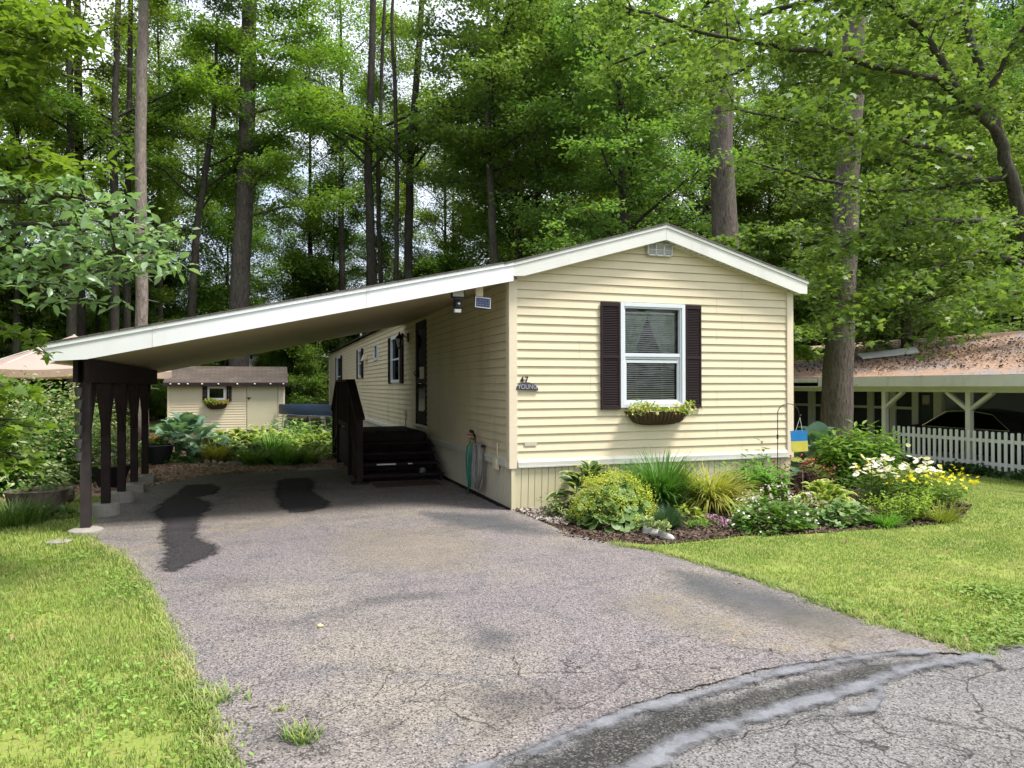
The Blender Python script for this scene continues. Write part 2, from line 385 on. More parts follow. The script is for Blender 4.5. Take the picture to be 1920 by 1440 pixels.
m_patch = asphalt('fresh_asphalt', (.026, .024, .029), (.04, .036, .042), (.022, .022, .026), False, (.13, .12, .12), .3, vl=(15, 1.6, .9))
m_coarse = asphalt('coarse_asphalt', (.036, .035, .034), (.052, .05, .047), (.035, .035, .035), False, (.24, .23, .22), .4, vl=(6, 1.3, .9))
def veiled(name, c, var, sc, vl, dirt=None):
    t = NT(name); col = t.mix(t.ramp(t.noise(sc, 6, .7), [(.35, 0.0), (.65, 1.0)]), tuple(x*(1-var) for x in c), tuple(x*(1+var) for x in c))
    v = t.n('ShaderNodeTexVoronoi'); v.inputs['Scale'].default_value = 95; t.l(t.co(), v.inputs['Vector']); sp_ = t.n('ShaderNodeSeparateColor'); t.l(v.outputs['Color'], sp_.inputs[0])
    col = t.mix(t.ramp(sp_.outputs[0], [(.6, 0.0), (.95, .3)]), col, tuple(min(1, x*1.6) for x in c))
    return t.done(veil(t, t.bsdf(col, .85, spec=.2), *vl))
m_seal = veiled('grey_sealant', (.165, .17, .19), .3, 5, (5.5, 1.3, .6, .92))
m_crack = veiled('crack_dirt', (.022, .02, .02), .3, 20, (30, .03, .04))
m_stain1 = veiled('cool_stain', (.085, .09, .10), .2, 4, (3.5, 2.2, 3.0, .6)); m_stain2 = veiled('tan_dust', (.27, .235, .18), .2, 4, (3.0, 2.6, 4.5, .3)); m_stain3 = veiled('tyre_dark', (.07, .068, .072), .2, 4, (3, 2.5, 4.0, .6))
m_sand = paint('sandy_edge', (.42, .36, .26), .95, .22, 10, .8)
def groundmat(name, a, b, c, sc=1.0, fine=40, bs=.6):
    t = NT(name); col = t.mix(t.ramp(t.noise(.5*sc, 5), [(.35, 0.0), (.65, 1.0)]), a, b)
    col = t.mix(t.ramp(t.noise(fine, 4, .7), [(.45, 0.0), (.65, .8)]), col, c)
    return t.done(t.bsdf(col, .95, t.noise(fine, 4, .7), bs, .02, spec=.1))
m_lawn = groundmat('lawn_soil', (.17, .24, .045), (.24, .28, .065), (.20, .19, .08), 1.2, 30)
m_forest = groundmat('forest_floor', (.07, .06, .035), (.05, .07, .025), (.03, .025, .018), .6, 8)
m_mulch = groundmat('bark_mulch', (.065, .045, .036), (.095, .065, .05), (.03, .02, .018), 2, 45, 1)
m_chips = groundmat('wood_chips', (.46, .33, .24), (.36, .25, .18), (.18, .12, .085), 2, 30, 1)
m_pebble = groundmat('pebbles', (.42, .36, .30), (.34, .30, .26), (.16, .14, .12), 2, 55, 1)
# ================================================================== GROUND
def grid_sheet(name, xs, ys, dz, mat, noise=0):
    mb = MB(); nx, ny = len(xs), len(ys)
    vs = [(x, y, zg(x, y)+dz) for y in ys for x in xs]
    fs = [(j*nx+i, j*nx+i+1, (j+1)*nx+i+1, (j+1)*nx+i) for j in range(ny-1) for i in range(nx-1)]
    mb.add(vs, fs); return tag(mb.build(name, mat, smooth=True), kind='structure')
xs = [-900, -300, -100, -40, -15, -5, 0, 5]+[6+.5*i for i in range(14)]+[15, 20, 40, 100, 300, 900]
ground = grid_sheet('ground', xs, [-600, -100, -30, -10, -5, 0, 5, 12, 30, 100, 300, 900], 0, m_lawn); ground.name = 'ground'
grid_sheet('forest_floor', [-120, -60, -30, -12, -8, 0, 5]+[6+.5*i for i in range(14)]+[15, 20, 40, 120], [14.2, 20, 40, 80, 160], .008, m_forest)
def jag(poly, amp=.03, step=.12, seed=1):
    r = random.Random(seed); o = []
    for i, p in enumerate(poly):
        q = poly[(i+1) % len(poly)]; L = math.hypot(q[0]-p[0], q[1]-p[1]); n = max(1, int(L/step))
        for k in range(n):
            t = k/n; o.append((p[0]+(q[0]-p[0])*t+r.uniform(-amp, amp), p[1]+(q[1]-p[1])*t+r.uniform(-amp, amp)))
    return o
def sheet(name, poly, z, mat, amp=0, step=.12, seed=1):
    if amp: poly = jag(poly, amp, step, seed)
    import bmesh
    bm = bmesh.new(); f = bm.faces.new([bm.verts.new((p[0], p[1], z)) for p in poly]); bmesh.ops.triangulate(bm, faces=[f])
    me = bpy.data.meshes.new(name); bm.to_mesh(me); bm.free()
    for p in me.polygons:
        if p.normal.z < 0: p.flip()
    return tag(link(name, me, mat), kind='structure')
def segdist(Q, P, closed):
    P = np.array(P, float); n = len(P); d = np.full(len(Q), 1e9)
    for i in range(n if closed else n-1):
        a_, b_ = P[i], P[(i+1) % n]; ab = b_-a_; t = np.clip(((Q-a_)@ab)/(ab@ab+1e-12), 0, 1); d = np.minimum(d, np.linalg.norm(Q-a_-t[:, None]*ab, axis=1))
    return d
def layer(name, P, z, mat, step=.03, wd=None, marg=.05):
    """flat layer; P closed outline, or an open path when a width is given"""
    A = np.array(P, float); m = marg+(wd or 0); lo, hi = A.min(0)-m, A.max(0)+m
    xs_, ys_ = np.arange(lo[0], hi[0], step), np.arange(lo[1], hi[1], step); X, Y = np.meshgrid(xs_, ys_); Q = np.column_stack([X.ravel(), Y.ravel()])
    if wd is None: d = segdist(Q, A, True); d = np.where(inpoly(Q, A), d, -d)
    else: d = wd/2-segdist(Q, A, False)
    nx, ny = len(xs_), len(ys_); I = (np.arange(ny-1)[:, None]*nx+np.arange(nx-1)[None, :]).ravel(); F_ = np.column_stack([I, I+1, I+nx+1, I+nx]); F_ = F_[d[F_].max(1) > -marg]
    used, inv = np.unique(F_.ravel(), return_inverse=True); V = np.column_stack([Q[used], np.full(len(used), z)])
    me = npmesh(name, V, np.full(len(F_), 4), inv, {'sd': d[used]*10}); return tag(link(name, me, mat), kind='structure')
gp = lambda pts, z=0: [tuple(G(x, y, z)[:2]) for x, y in pts]
seam = gp([(820, 1490), (960, 1425), (1080, 1375), (1180, 1330), (1300, 1298), (1430, 1262), (1560, 1242), (1690, 1226), (1840, 1234)])
DR = [(-4.45, -.3), (-4.05, -1.1), (-3.6, -2.6), (-3.3, -3.9), (-3.02, -5.1), (-2.9, -6.0)]
driveL = [(-4.5, 4.5), (-4.62, 2.5), (-4.6, .5)]
drive = driveL + DR + seam[1:] + gp([(1760, 1205), (1690, 1185), (1600, 1158), (1500, 1118), (1400, 1083), (1300, 1055), (1230, 1035), (1130, 1018), (1060, 1000), (1010, 978)]) + [(.04, .1), (-.05, .3), (-.05, 5.2), (-1.6, 5.25), (-2.6, 5.3), (-3.6, 5.1)]
layer('driveway', drive, .020, m_asph, .04, None, .06)
road = [(-40, -16), (-40, -7.2), (-3.4, -6.6)]+[(-2.9, -6.05)]+[(p[0], p[1]+.45) for p in seam[1:-2]]+[(1.26, -5.30), (2.2, -5.36), (5, -5.55), (9, -5.8), (40, -7), (40, -16)]
sheet('road', road, .010, m_road)
sheet('sand_verge', gp([(1560, 1150), (1640, 1172), (1760, 1203), (1900, 1222), (1990, 1238), (1900, 1250), (1800, 1250), (1700, 1232), (1560, 1215), (1480, 1190), (1560, 1180)]), .006, m_sand, .02, .1)
def dust():
    t = NT('sand_dust'); b = t.bsdf((.40, .34, .24), .95, spec=.1); tr = t.n('ShaderNodeBsdfTransparent'); m = t.n('ShaderNodeMixShader')
    t.l(t.ramp(t.noise(3.5, 8, .75), [(.46, 0.0), (.70, .42)]), m.inputs[0]); t.l(tr.outputs[0], m.inputs[1]); t.l(b.outputs[0], m.inputs[2]); return t.done(m)
m_dust = dust()
sheet('sand_stain', gp([(1380, 1120), (1560, 1150), (1690, 1190), (1770, 1213), (1830, 1236), (1740, 1226), (1640, 1226), (1480, 1240), (1380, 1200), (1250, 1165), (1200, 1120)]), .0213, m_dust, .04, .06, 5)
sheet('sand_stain', gp([(440, 985), (500, 975), (560, 985), (500, 1000), (380, 1020), (240, 1045), (200, 1040), (320, 1010)]), .0215, m_dust, .04, .06, 6)

# ragged-edged layers on the asphalt
layer('road_seam', gp([(880, 1475), (1010, 1422), (1110, 1375), (1220, 1348), (1330, 1324), (1440, 1292), (1560, 1268), (1640, 1248), (1730, 1240), (1800, 1250), (1700, 1264), (1640, 1288), (1560, 1314), (1460, 1343), (1340, 1383), (1260, 1428), (1180, 1475)]), .026, m_coarse, .02)
layer('sealant_strip', gp([(850, 1470), (1000, 1418), (1110, 1370), (1210, 1338), (1330, 1306), (1440, 1276), (1560, 1251), (1660, 1233), (1740, 1231)]), .029, m_seal, .018, .11)
layer('sealant_strip', gp([(1150, 1480), (1260, 1414), (1350, 1374), (1460, 1342), (1560, 1314), (1650, 1282), (1720, 1260), (1800, 1247), (1840, 1240)]), .029, m_seal, .018, .14)
layer('sealant_strip', gp([(1560, 1350), (1630, 1338), (1650, 1315), (1650, 1285)]), .031, m_seal, .018, .07)
r0 = random.Random(5)
def crack(px, wd):
    P = [np.array(p) for p in gp(px)]; Q = []
    for a_, b_ in zip(P, P[1:]):
        n = max(2, int(np.linalg.norm(b_-a_)/.05))
        for k in range(n): Q.append(a_+(b_-a_)*k/n+np.array([r0.uniform(-.016, .016), r0.uniform(-.016, .016)]))
    Q.append(P[-1]); layer('crack_line', Q, .0275, m_crack, .008, wd, .01)
for px, wd in (([(1655, 1325), (1645, 1345), (1600, 1355), (1540, 1352), (1450, 1372), (1340, 1405)], .012), ([(965, 1240), (975, 1275), (1010, 1295), (1040, 1325), (1100, 1335), (1155, 1352)], .010), ([(960, 1348), (1020, 1328), (1090, 1320)], .008), ([(1040, 1325), (1080, 1345), (1120, 1372)], .006),
               ([(440, 1325), (500, 1322), (540, 1330), (600, 1358), (660, 1400), (760, 1395)], .008), ([(560, 1380), (640, 1395), (740, 1375), (800, 1340), (830, 1342), (860, 1365), (905, 1385), (960, 1350)], .008), ([(320, 1195), (365, 1205), (392, 1222)], .007),
               ([(460, 1410), (560, 1405), (640, 1428)], .007), ([(520, 1250), (545, 1290), (570, 1330), (575, 1370)], .005), ([(600, 1240), (640, 1270), (690, 1290), (760, 1330)], .005), ([(1500, 1150), (1560, 1180), (1640, 1200)], .006), ([(430, 1100), (470, 1112)], .006), ([(470, 1120), (540, 1127)], .006)):
    crack(px, wd)
layer('asphalt_patch', gp([(300, 1078), (292, 1066), (306, 1040), (296, 1012), (302, 985), (278, 966), (300, 945), (330, 925), (345, 912), (400, 910), (418, 917), (410, 928), (375, 936), (402, 946), (402, 958), (385, 966), (378, 990), (374, 1012), (420, 1030), (412, 1042), (370, 1062), (330, 1078)]), .0255, m_patch, .025)
layer('asphalt_patch', gp([(520, 955), (512, 935), (515, 905), (530, 900), (580, 898), (592, 905), (590, 925), (625, 945), (620, 955), (580, 965), (540, 966)]), .0255, m_patch, .025)
st = .0218
for px, mt_ in (([(590, 1155), (700, 1115), (900, 1105), (930, 1120), (760, 1135), (620, 1170)], m_stain1), ([(1230, 1060), (1350, 1080), (1500, 1120), (1660, 1180), (1600, 1205), (1450, 1190), (1330, 1150), (1230, 1100)], m_stain1), ([(760, 960), (960, 965), (1080, 1010), (980, 1010), (820, 990)], m_stain1),
                ([(880, 1170), (1000, 1190), (980, 1240), (860, 1230)], m_stain1), ([(660, 1370), (760, 1340), (780, 1440), (680, 1440)], m_stain1), ([(430, 1360), (600, 1330), (680, 1440), (450, 1440)], m_stain3), ([(840, 1300), (1060, 1280), (1120, 1340), (900, 1400)], m_stain3)):
    layer('asphalt_stain', gp(px), st, mt_, .06, None, .3); st += .00023
for px in ([(640, 990), (860, 985), (960, 1030), (900, 1090), (620, 1080), (560, 1030)], [(1080, 1120), (1250, 1105), (1440, 1190), (1500, 1235), (1300, 1215), (1120, 1160)], [(430, 990), (500, 975), (560, 985), (490, 1000)], [(230, 1010), (300, 1040), (330, 1110), (260, 1080)], [(1380, 1130), (1560, 1150), (1690, 1190), (1830, 1236), (1700, 1226), (1560, 1240), (1440, 1200)]):
    layer('dust_stain', gp(px), st, m_stain2, .06, None, .25); st += .00023
sheet('wood_chip_path', [(-7.6, 2.2), (-5.3, 2.6), (-4.55, 3.4), (-4.55, 4.7), (-3.6, 5.3), (-2.6, 5.5), (-1.0, 5.4), (-.1, 5.3), (-.1, 7.4), (-1.5, 7.6), (-3.0, 7.3), (-4.6, 7.6), (-6.2, 8.6), (-9.5, 11), (-11, 9), (-9, 5)], .013, m_chips, .05, .2, 13)
sheet('garden_bed', [(-6.4, 8.8), (-4.6, 7.7), (-3.0, 7.35), (-1.5, 7.6), (-.05, 7.5), (-.05, 13), (-5.5, 14.5), (-7.5, 12)], .017, m_mulch, .04, .2, 14)
bed_outline = [(.0, .12), (.12, -1.3)] + gp([(1040, 1002), (1060, 1010), (1130, 1022), (1180, 1022), (1260, 1020), (1400, 1005), (1480, 1004), (1580, 997), (1650, 992), (1740, 986), (1785, 980), (1812, 966), (1822, 950)]) + [(5.9, -.1), (6.0, 2.4), (4.8, 3.0), (4.12, 2.0), (4.12, .0)]
sheet('flower_bed', bed_outline, .012, m_mulch, .02, .1, 15)
sheet('pebble_patch', gp([(958, 956), (975, 950), (1060, 948), (1080, 965), (1040, 985), (1010, 978)]), .018, m_pebble, .02, .08, 16)

# chips, pebbles and mulch flakes lying loose: countless, one object each
def flakes(name, poly, n, s, mat, z0, label, sd=.5):
    P = np.array(poly); lo, hi = P.min(0), P.max(0)
    Q = np.column_stack([rng.uniform(lo[0], hi[0], n*2), rng.uniform(lo[1], hi[1], n*2)]); Q = Q[inpoly(Q, poly)][:n]
    k = len(Q); p3 = np.column_stack([Q, np.full(k, z0)])
    tpl = T([(-.5,-.3,0),(.5,-.25,.1),(.45,.3,.05),(-.5,.3,.15)], [(0,1,2,3)])
    me = scatter(name, tpl, p3, rots(k, sd=sd), s*rng.uniform(.5, 1.3, k))
    return tag(link(name, me, mat), label, name.replace('_', ' '), kind='stuff')
m_chipl = leafmat('chip_bits', (.55, .40, .29), (.38, .25, .18), trans=0, rough=.9)
m_pebl = leafmat('pebble_bits', (.55, .50, .44), (.36, .31, .27), trans=0, rough=.8)
m_mull = leafmat('mulch_bits', (.085, .055, .042), (.14, .10, .075), trans=0, rough=.9)
flakes('wood_chips', [(-7.6, 2.2), (-4.55, 3.6), (-3.6, 5.3), (-1.0, 5.4), (-1, 7.4), (-3.0, 7.3), (-4.6, 7.6), (-6.2, 8.6), (-9, 9)], 22000, .045, m_chipl, .025, 'loose reddish tan wood chips covering the path behind the carport')
flakes('pebbles', gp([(962, 956), (975, 950), (1060, 948), (1090, 968), (1060, 990), (1010, 978)]), 1600, .035, m_pebl, .03, 'pale pebbles at the front corner of the cream home')
flakes('mulch_flakes', bed_outline, 14000, .035, m_mull, .022, 'dark brown bark mulch between the flower bed plants')

# lawn blades
def lawn(name, poly, dens, L, wd, seed, label, holes=(), mat=None):
    P = np.array(poly); lo, hi = P.min(0), P.max(0); n = int((hi[0]-lo[0])*(hi[1]-lo[1])*dens)
    Q = np.column_stack([rng.uniform(lo[0], hi[0], n), rng.uniform(lo[1], hi[1], n)])
    # keep only what a viewer near the photo's standpoint can see (plus a margin)
    k = inpoly(Q, poly)
    for hpoly in holes: k &= ~inpoly(Q, hpoly)
    rs = random.Random(seed+5)
    for _ in range(26):
        cx_, cy_, cr_ = rs.uniform(lo[0], hi[0]), rs.uniform(lo[1], hi[1]), rs.uniform(.05, .16); k &= ~((np.hypot(Q[:, 0]-cx_, (Q[:, 1]-cy_)*1.4) < cr_*(1+.4*np.sin(Q[:, 0]*40))) & (rng.random(len(Q)) < .75))
    Q = Q[k]; n = len(Q)
    h = np.sin(Q[:, 0]*1.7+1)*np.sin(Q[:, 1]*1.3)+np.sin(Q[:, 0]*4.1)*np.sin(Q[:, 1]*3.7+2)*.6
    Z = np.array([zg(a, b) for a, b in Q])
    Lh = L*rng.uniform(.45, 1.15, n)*(1+.18*h)
    me = blades(name, np.column_stack([Q, Z]), rng.uniform(0, 2*np.pi, n), Lh, rng.normal(.25, .25, n), rng.uniform(.2, 1.2, n), wd*rng.uniform(.7, 1.3, n), 2)
    return tag(link(name, me, mat), label, 'grass', kind='stuff')
m_grass = leafmat('lawn_grass', (.19, .32, .045), (.42, .50, .12), edge=(.52, .53, .22), el=(.5, 1.3), rough=.5, trans=.4)
def grassmat():
    t = NT('mown_grass'); col = t.mix(t.attr('rnd'), (.18, .31, .045), (.38, .47, .11))
    col = t.mix(t.ramp(t.noise(1.1, 4, .6), [(.40, 0.0), (.62, .75)]), col, (.12, .24, .035))
    col = t.mix(t.ramp(t.noise(3.2, 5, .7), [(.50, 0.0), (.68, .75)]), col, (.50, .47, .20))
    col = t.mix(t.ramp(t.attr('edg'), [(.5, 0.0), (1.3, 1.0)]), col, (.55, .54, .24))
    b = t.bsdf(col, .55, spec=.25); tr = t.n('ShaderNodeBsdfTranslucent'); t.l(col, tr.inputs['Color']); m = t.n('ShaderNodeMixShader'); m.inputs[0].default_value = .4
    t.l(b.outputs[0], m.inputs[1]); t.l(tr.outputs[0], m.inputs[2]); return t.done(m)
m_grass = grassmat()
def fringe(P, n, label, wd=.05, L=.055):
    P = np.array(P); k = rng.integers(0, len(P)-1, n); t = rng.random(n)[:, None]; Q = P[k]*(1-t)+P[k+1]*t
    ln = np.linalg.norm(P[k+1]-P[k], axis=1); keep = rng.random(n) < ln/ln.max(); Q = Q[keep]; n = len(Q)
    cl = np.sin(Q[:, 0]*9+Q[:, 1]*13)+np.sin(Q[:, 0]*23+Q[:, 1]*17); Q = Q+rng.normal(0, 1, (n, 2))*(wd*(.5+.35*np.clip(cl, 0, 2)))[:, None]
    me = blades('lawn_fringe', np.column_stack([Q, np.full(n, .01)]), rng.uniform(0, 6.28, n), L*rng.uniform(.4, 1.3, n), rng.uniform(.2, 1.1, n), .6, .006, 2); tag(link('lawn_fringe', me, m_grass), label, 'grass', kind='stuff')
lawnL = [(-4.45, .0), (-4.08, -1.1), (-3.62, -2.6), (-3.3, -3.9), (-2.98, -5.1), (-2.9, -6.1), (-6, -6.6), (-6.2, -5.2), (-5.5, -3), (-6.5, 0), (-8.2, 3.5), (-5.5, 3.5), (-4.66, 2.5), (-4.66, .2)]
nearL = [(-4.3, -.9), (-3.6, -2.6), (-3.28, -3.9), (-2.95, -5.1), (-2.8, -6.1), (-4.6, -6.4), (-5.6, -4), (-5.6, -.9)]
lawn('lawn_grass', nearL, 5600, .046, .0048, 1, 'bright green lawn grass left of the driveway', mat=m_grass)
lawn('lawn_grass', lawnL, 2200, .06, .008, 1, 'longer grass beside the brown carport posts', (nearL,), m_grass)
edge = gp([(1150, 1024), (1230, 1036), (1300, 1056), (1400, 1084), (1500, 1119), (1600, 1159), (1690, 1186), (1760, 1206), (1840, 1232)])
lawnR = edge + [(1.26, -5.34), (2.2, -5.4), (5, -5.6), (7, -5.7), (14, -3), (14, 2), (13, 6), (10, 7), (6.3, 2.6), (5.85, -.1)] + gp([(1818, 952), (1812, 966), (1785, 981), (1740, 987), (1650, 993), (1580, 998), (1480, 1005), (1400, 1006), (1260, 1021), (1180, 1023)])
nearR = [p for p in edge] + [(1.26, -5.34), (2.2, -5.4), (3.2, -5.4), (4.6, -2.9), (3.0, -2.3)] + gp([(1480, 1010), (1400, 1010), (1260, 1024), (1180, 1026)])
lawn('lawn_grass', nearR, 4200, .036, .0055, 2, 'mown green lawn in front of the flower bed', mat=m_grass)
lawn('lawn_grass', lawnR, 1500, .04, .010, 2, 'mown lawn running to the neighbour\'s picket fence', (nearR,), m_grass)
fringe(DR, 9000, 'ragged grass fringe creeping over the left driveway edge')
fringe(edge, 8000, 'ragged grass fringe along the right driveway edge')
# clover and broad-leaf weeds in the lawn
def clover(name, poly, n, s, label):
    P = np.array(poly); lo, hi = P.min(0), P.max(0)
    Q = np.column_stack([rng.uniform(lo[0], hi[0], n), rng.uniform(lo[1], hi[1], n)]); Q = Q[inpoly(Q, poly)]
    f = np.sin(Q[:, 0]*3.1+.5)*np.sin(Q[:, 1]*2.7+1)+rng.normal(0, .5, len(Q)); Q = Q[f > .25]
    P3 = []
    for q in Q:
        m = 3; P3.append(np.column_stack([q[0]+rng.normal(0, .02, m), q[1]+rng.normal(0, .02, m), rng.uniform(.03, .06, m)]))
    P3 = np.concatenate(P3); me = scatter(name, T_OV, P3, rots(len(P3), sd=.35), s*rng.uniform(.6, 1.2, len(P3)))
    return tag(link(name, me, leafmat(name, (.18, .34, .055), (.32, .48, .11), rough=.5)), label, 'clover', kind='stuff')
clover('clover', gp([(1500, 1120), (1700, 1100), (1920, 1110), (1960, 1210), (1840, 1232), (1760, 1205), (1600, 1157)]), 3200, .04, 'clover and weeds at the roadside corner of the lawn')
clover('clover', nearL, 5000, .03, 'small clover leaves among the grass left of the driveway')
def tuft(px, n, L, label, s=.05):
    c = G(*px, .02); P = np.column_stack([c[0]+rng.normal(0, s, n), c[1]+rng.normal(0, s*.6, n), np.full(n, .015)])
    tag(link('weed_tuft', blades('weed_tuft', P, rng.uniform(0, 6.28, n), L*rng.uniform(.5, 1.2, n), .5, .8, .006, 3), m_grass), label, 'weed')
tuft((562, 1382), 70, .09, 'yellow-green weed tuft in a crack of the driveway', .04)
tuft((575, 1392), 40, .07, 'smaller weed tuft just right of the crack tuft', .02)
tuft((400, 1315), 110, .09, 'weed tuft spilling from the lawn edge onto the asphalt', .08)
tuft((527, 1332), 18, .05, 'tiny weed sprig where two driveway cracks meet', .015)
k = 260; Q = np.column_stack([rng.uniform(-6, 5, k), rng.uniform(-5.3, 1, k)]); Q = Q[~inpoly(Q, [(-4.4, .5), (-1, 5), (0, 5), (4.2, 4), (4.2, -.3), (.3, -.3)])]
Q = Q[rng.random(len(Q)) < np.where(inpoly(Q, drive), .25, 1)]
tag(link('fallen_leaves', scatter('fallen_leaves', T_OV, np.column_stack([Q, np.where(inpoly(Q, drive), .026, .05)]), rots(len(Q), sd=.3), rng.uniform(.02, .05, len(Q))), leafmat('dead_leaf', (.22, .13, .06), (.42, .32, .14), trans=.1)), 'scattered small brown and yellow fallen leaves on lawn and drive', 'fallen leaves', kind='stuff')
lf = MB(); c = G(600, 1173, .03); lf.blob((c[0], c[1], .03), (.02, .015, .012)); tag(lf.build('fallen_leaf', paint('dry_leaf', (.6, .5, .25))), 'tiny pale dry leaf lying in mid driveway', 'leaf')

# ================================================================== THE CREAM HOME
ZS, ZE, ZR, HW, HL = .565, 2.835, 3.38, 4.1, 25.0
house = empty('mobile_home', (HW/2, 0, 0), 'long cream vinyl-sided mobile home, gable end to the drive, number 47', 'mobile home')
SL = .285                                           # roof slope (rise per metre)
zroof = lambda x: ZE + SL*min(x, HW-x)              # wall top under the roof
def clapboards(mb, axis, a0, a1, z0, z1, base, sgn, holes=(), step=.1035, topf=None, off=0.0):
    """courses of siding on a wall; axis 'x': wall runs along x at y=base, faces sgn*y; 'y': runs along y at x=base"""
    z = z0; k = 0
    hz = sorted({h for q in holes for h in (q[2], q[3])})
    while z < z1+.001:
        zt = min(z+step, z1 if topf is None else 99)
        cuts = [z]+[h for h in hz if z+1e-4 < h < zt-1e-4]+[zt]
        pr_ = lambda zz: (.017*(1-(zz-z)/step)**1.0 if (zz-z)/step > .0 else .017)+.002
        for c0, c1 in zip(cuts, cuts[1:]):
            segs = [(a0, a1)]
            for h in holes:
                if h[2] <= c0+1e-4 and h[3] >= c1-1e-4:
                    segs = [s2 for s_ in segs for s2 in ((s_[0], min(s_[1], h[0])), (max(s_[0], h[1]), s_[1])) if s2[1]-s2[0] > .001]
            for s0, s1 in segs:
                b0, b1, t0, t1 = s0, s1, s0, s1
                if topf is not None:
                    # clip under the gable: x range where roof height >= z
                    def lim(zz): 
                        d = (zz-ZE)/SL; return (max(s0, d), min(s1, HW-d)) if d > 0 else (s0, s1)
                    b0, b1 = lim(c0); t0, t1 = lim(c1)
                    if b1-b0 < .02: continue
                    if t1 < t0: t0 = t1 = (t0+t1)/2
                yb, yt = base+sgn*pr_(c0), base+sgn*pr_(c1)
                P = [(b0, yb, c0), (b1, yb, c0), (t1, yt, c1), (t0, yt, c1)]
                lip = [(b0, base, c0+.004), (b1, base, c0+.004)]
                if axis == 'y': P = [(p[1], p[0], p[2]) for p in P]; lip = [(p[1], p[0], p[2]) for p in lip]
                mb.add(P, [(0, 1, 2, 3)]); 
                if abs(c0-z) < 1e-6: mb.add(lip+P[:2][::-1], [(0, 1, 2, 3)])
        z += step; k += 1
        if topf is not None and z > ZE+SL*HW/2: break
# window openings
FW = (1.475, 2.375, 1.26, 2.56)                     # front window x0 x1 z0 z1
SWIN = [(7.35, 8.45, 1.62, 2.62), (10.62, 11.2, 2.22, 2.62), (13.8, 14.5, 1.8, 2.62), (19.8, 21.4, 1.15, 2.65)]
DOOR = (4.72, 5.66, .80, 2.74)
mb = MB(); clapboards(mb, 'x', .0, HW, ZS+.06, 9, 0, -1, [FW], topf=True); f_ = mb.build('front_siding', m_siding, house)
mb = MB(); rj = random.Random(12)
for k in range(0, 22, 2):
    xj = rj.choice([.9, 1.05, 2.9, 3.3, 3.6]); zj = ZS+.06+k*.1035
    for q_ in (0, 1): mb.add([(xj, -.0215, zj+.1035*q_+.002), (xj+.0025, -.0215, zj+.1035*q_+.002), (xj+.0025, -.0045, zj+.1035*q_+.1), (xj, -.0045, zj+.1035*q_+.1)], [(0, 1, 2, 3)])
tag(mb.build('panel_joints', paint('joint_line', (.30, .27, .2)), f_), kind='stuff')  # thin darker slits where the siding panels meet
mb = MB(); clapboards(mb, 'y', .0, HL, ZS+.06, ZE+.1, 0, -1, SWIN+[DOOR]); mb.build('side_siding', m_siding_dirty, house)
mb = MB(); mb.box(HW-.004, HW, .02, HL, ZS, ZE+.05); mb.build('far_side_siding', m_siding, house)
mb = MB(); mb.box(.0, HW, HL, HL+.05, ZS, ZE); mb.build('rear_siding', m_siding, house)
# dark room shell behind the openings
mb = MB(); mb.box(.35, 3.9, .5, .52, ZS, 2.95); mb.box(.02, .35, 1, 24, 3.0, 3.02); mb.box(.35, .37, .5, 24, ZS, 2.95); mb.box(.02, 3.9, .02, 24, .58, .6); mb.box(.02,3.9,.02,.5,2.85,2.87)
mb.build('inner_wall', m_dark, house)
for x0, x1, y0, y1 in ((-.032, .075, -.034, -.002), (-.034, -.002, -.002, .085), (HW-.075, HW+.03, -.034, -.002), (HW+.002, HW+.034, -.002, .08)):
    mb = MB(); mb.box(x0, x1, y0, y1, ZS-.045, ZE+.03); mb.build('corner_trim', m_trim, house, bevel=.004)
mb = MB(); mb.box(-.032, -.002, HL-.09, HL+.03, ZS, ZE); mb.build('corner_trim', m_trim, house)
mb = MB(); mb.box(.08, HW-.08, -.045, -.004, ZS-.03, ZS+.03); mb.prism([(.08, -.004, ZS+.03), (.08, -.045, ZS+.03), (.08, -.03, ZS+.062), (.08, -.004, ZS+.066)], (HW-.16, 0, 0))
mb.box(.08, HW-.08, -.052, -.045, ZS-.034, ZS-.018)
mb.box(-.045, -.004, .09, HL, ZS-.03, ZS+.03); mb.prism([(-.004, .09, ZS+.03), (-.045, .09, ZS+.03), (-.03, .09, ZS+.062), (-.004, .09, ZS+.066)], (0, HL-.1, 0))
mb.build('skirt_band', paint('band_grey', (.52, .52, .48), .5, .06, 2, dirt=((.40, .37, .3), .5)), house)
# ribbed skirting: front panels lean slightly outward at the foot
mb = MB(); x = .05; k = 0
while x < HW-.05:
    wv = .093 if k % 2 else .083
    mb.add([(x, -.018, ZS-.03), (x+wv*.9, -.018, ZS-.03), (x+wv*.9, .012, .0), (x, .012, .0)], [(0, 1, 2, 3)])
    mb.add([(x+wv*.9, -.018, ZS-.03), (x+wv*.93, -.006, ZS-.03), (x+wv*.93, .024, 0), (x+wv*.9, .012, 0)], [(0, 1, 2, 3)])
    mb.add([(x+wv*.93, -.006, ZS-.03), (x+wv*.97, -.006, ZS-.03), (x+wv*.97, .024, 0), (x+wv*.93, .024, 0)], [(0, 1, 2, 3)])
    mb.add([(x+wv*.97, -.006, ZS-.03), (x+wv, -.018, ZS-.03), (x+wv, .012, 0), (x+wv*.97, .024, 0)], [(0, 1, 2, 3)])
    x += wv; k += 1
mb.box(.0, .05, -.02, .02, 0, ZS-.03)
mb.build('front_skirting', m_skirt, house)
mb = MB(); y = .03
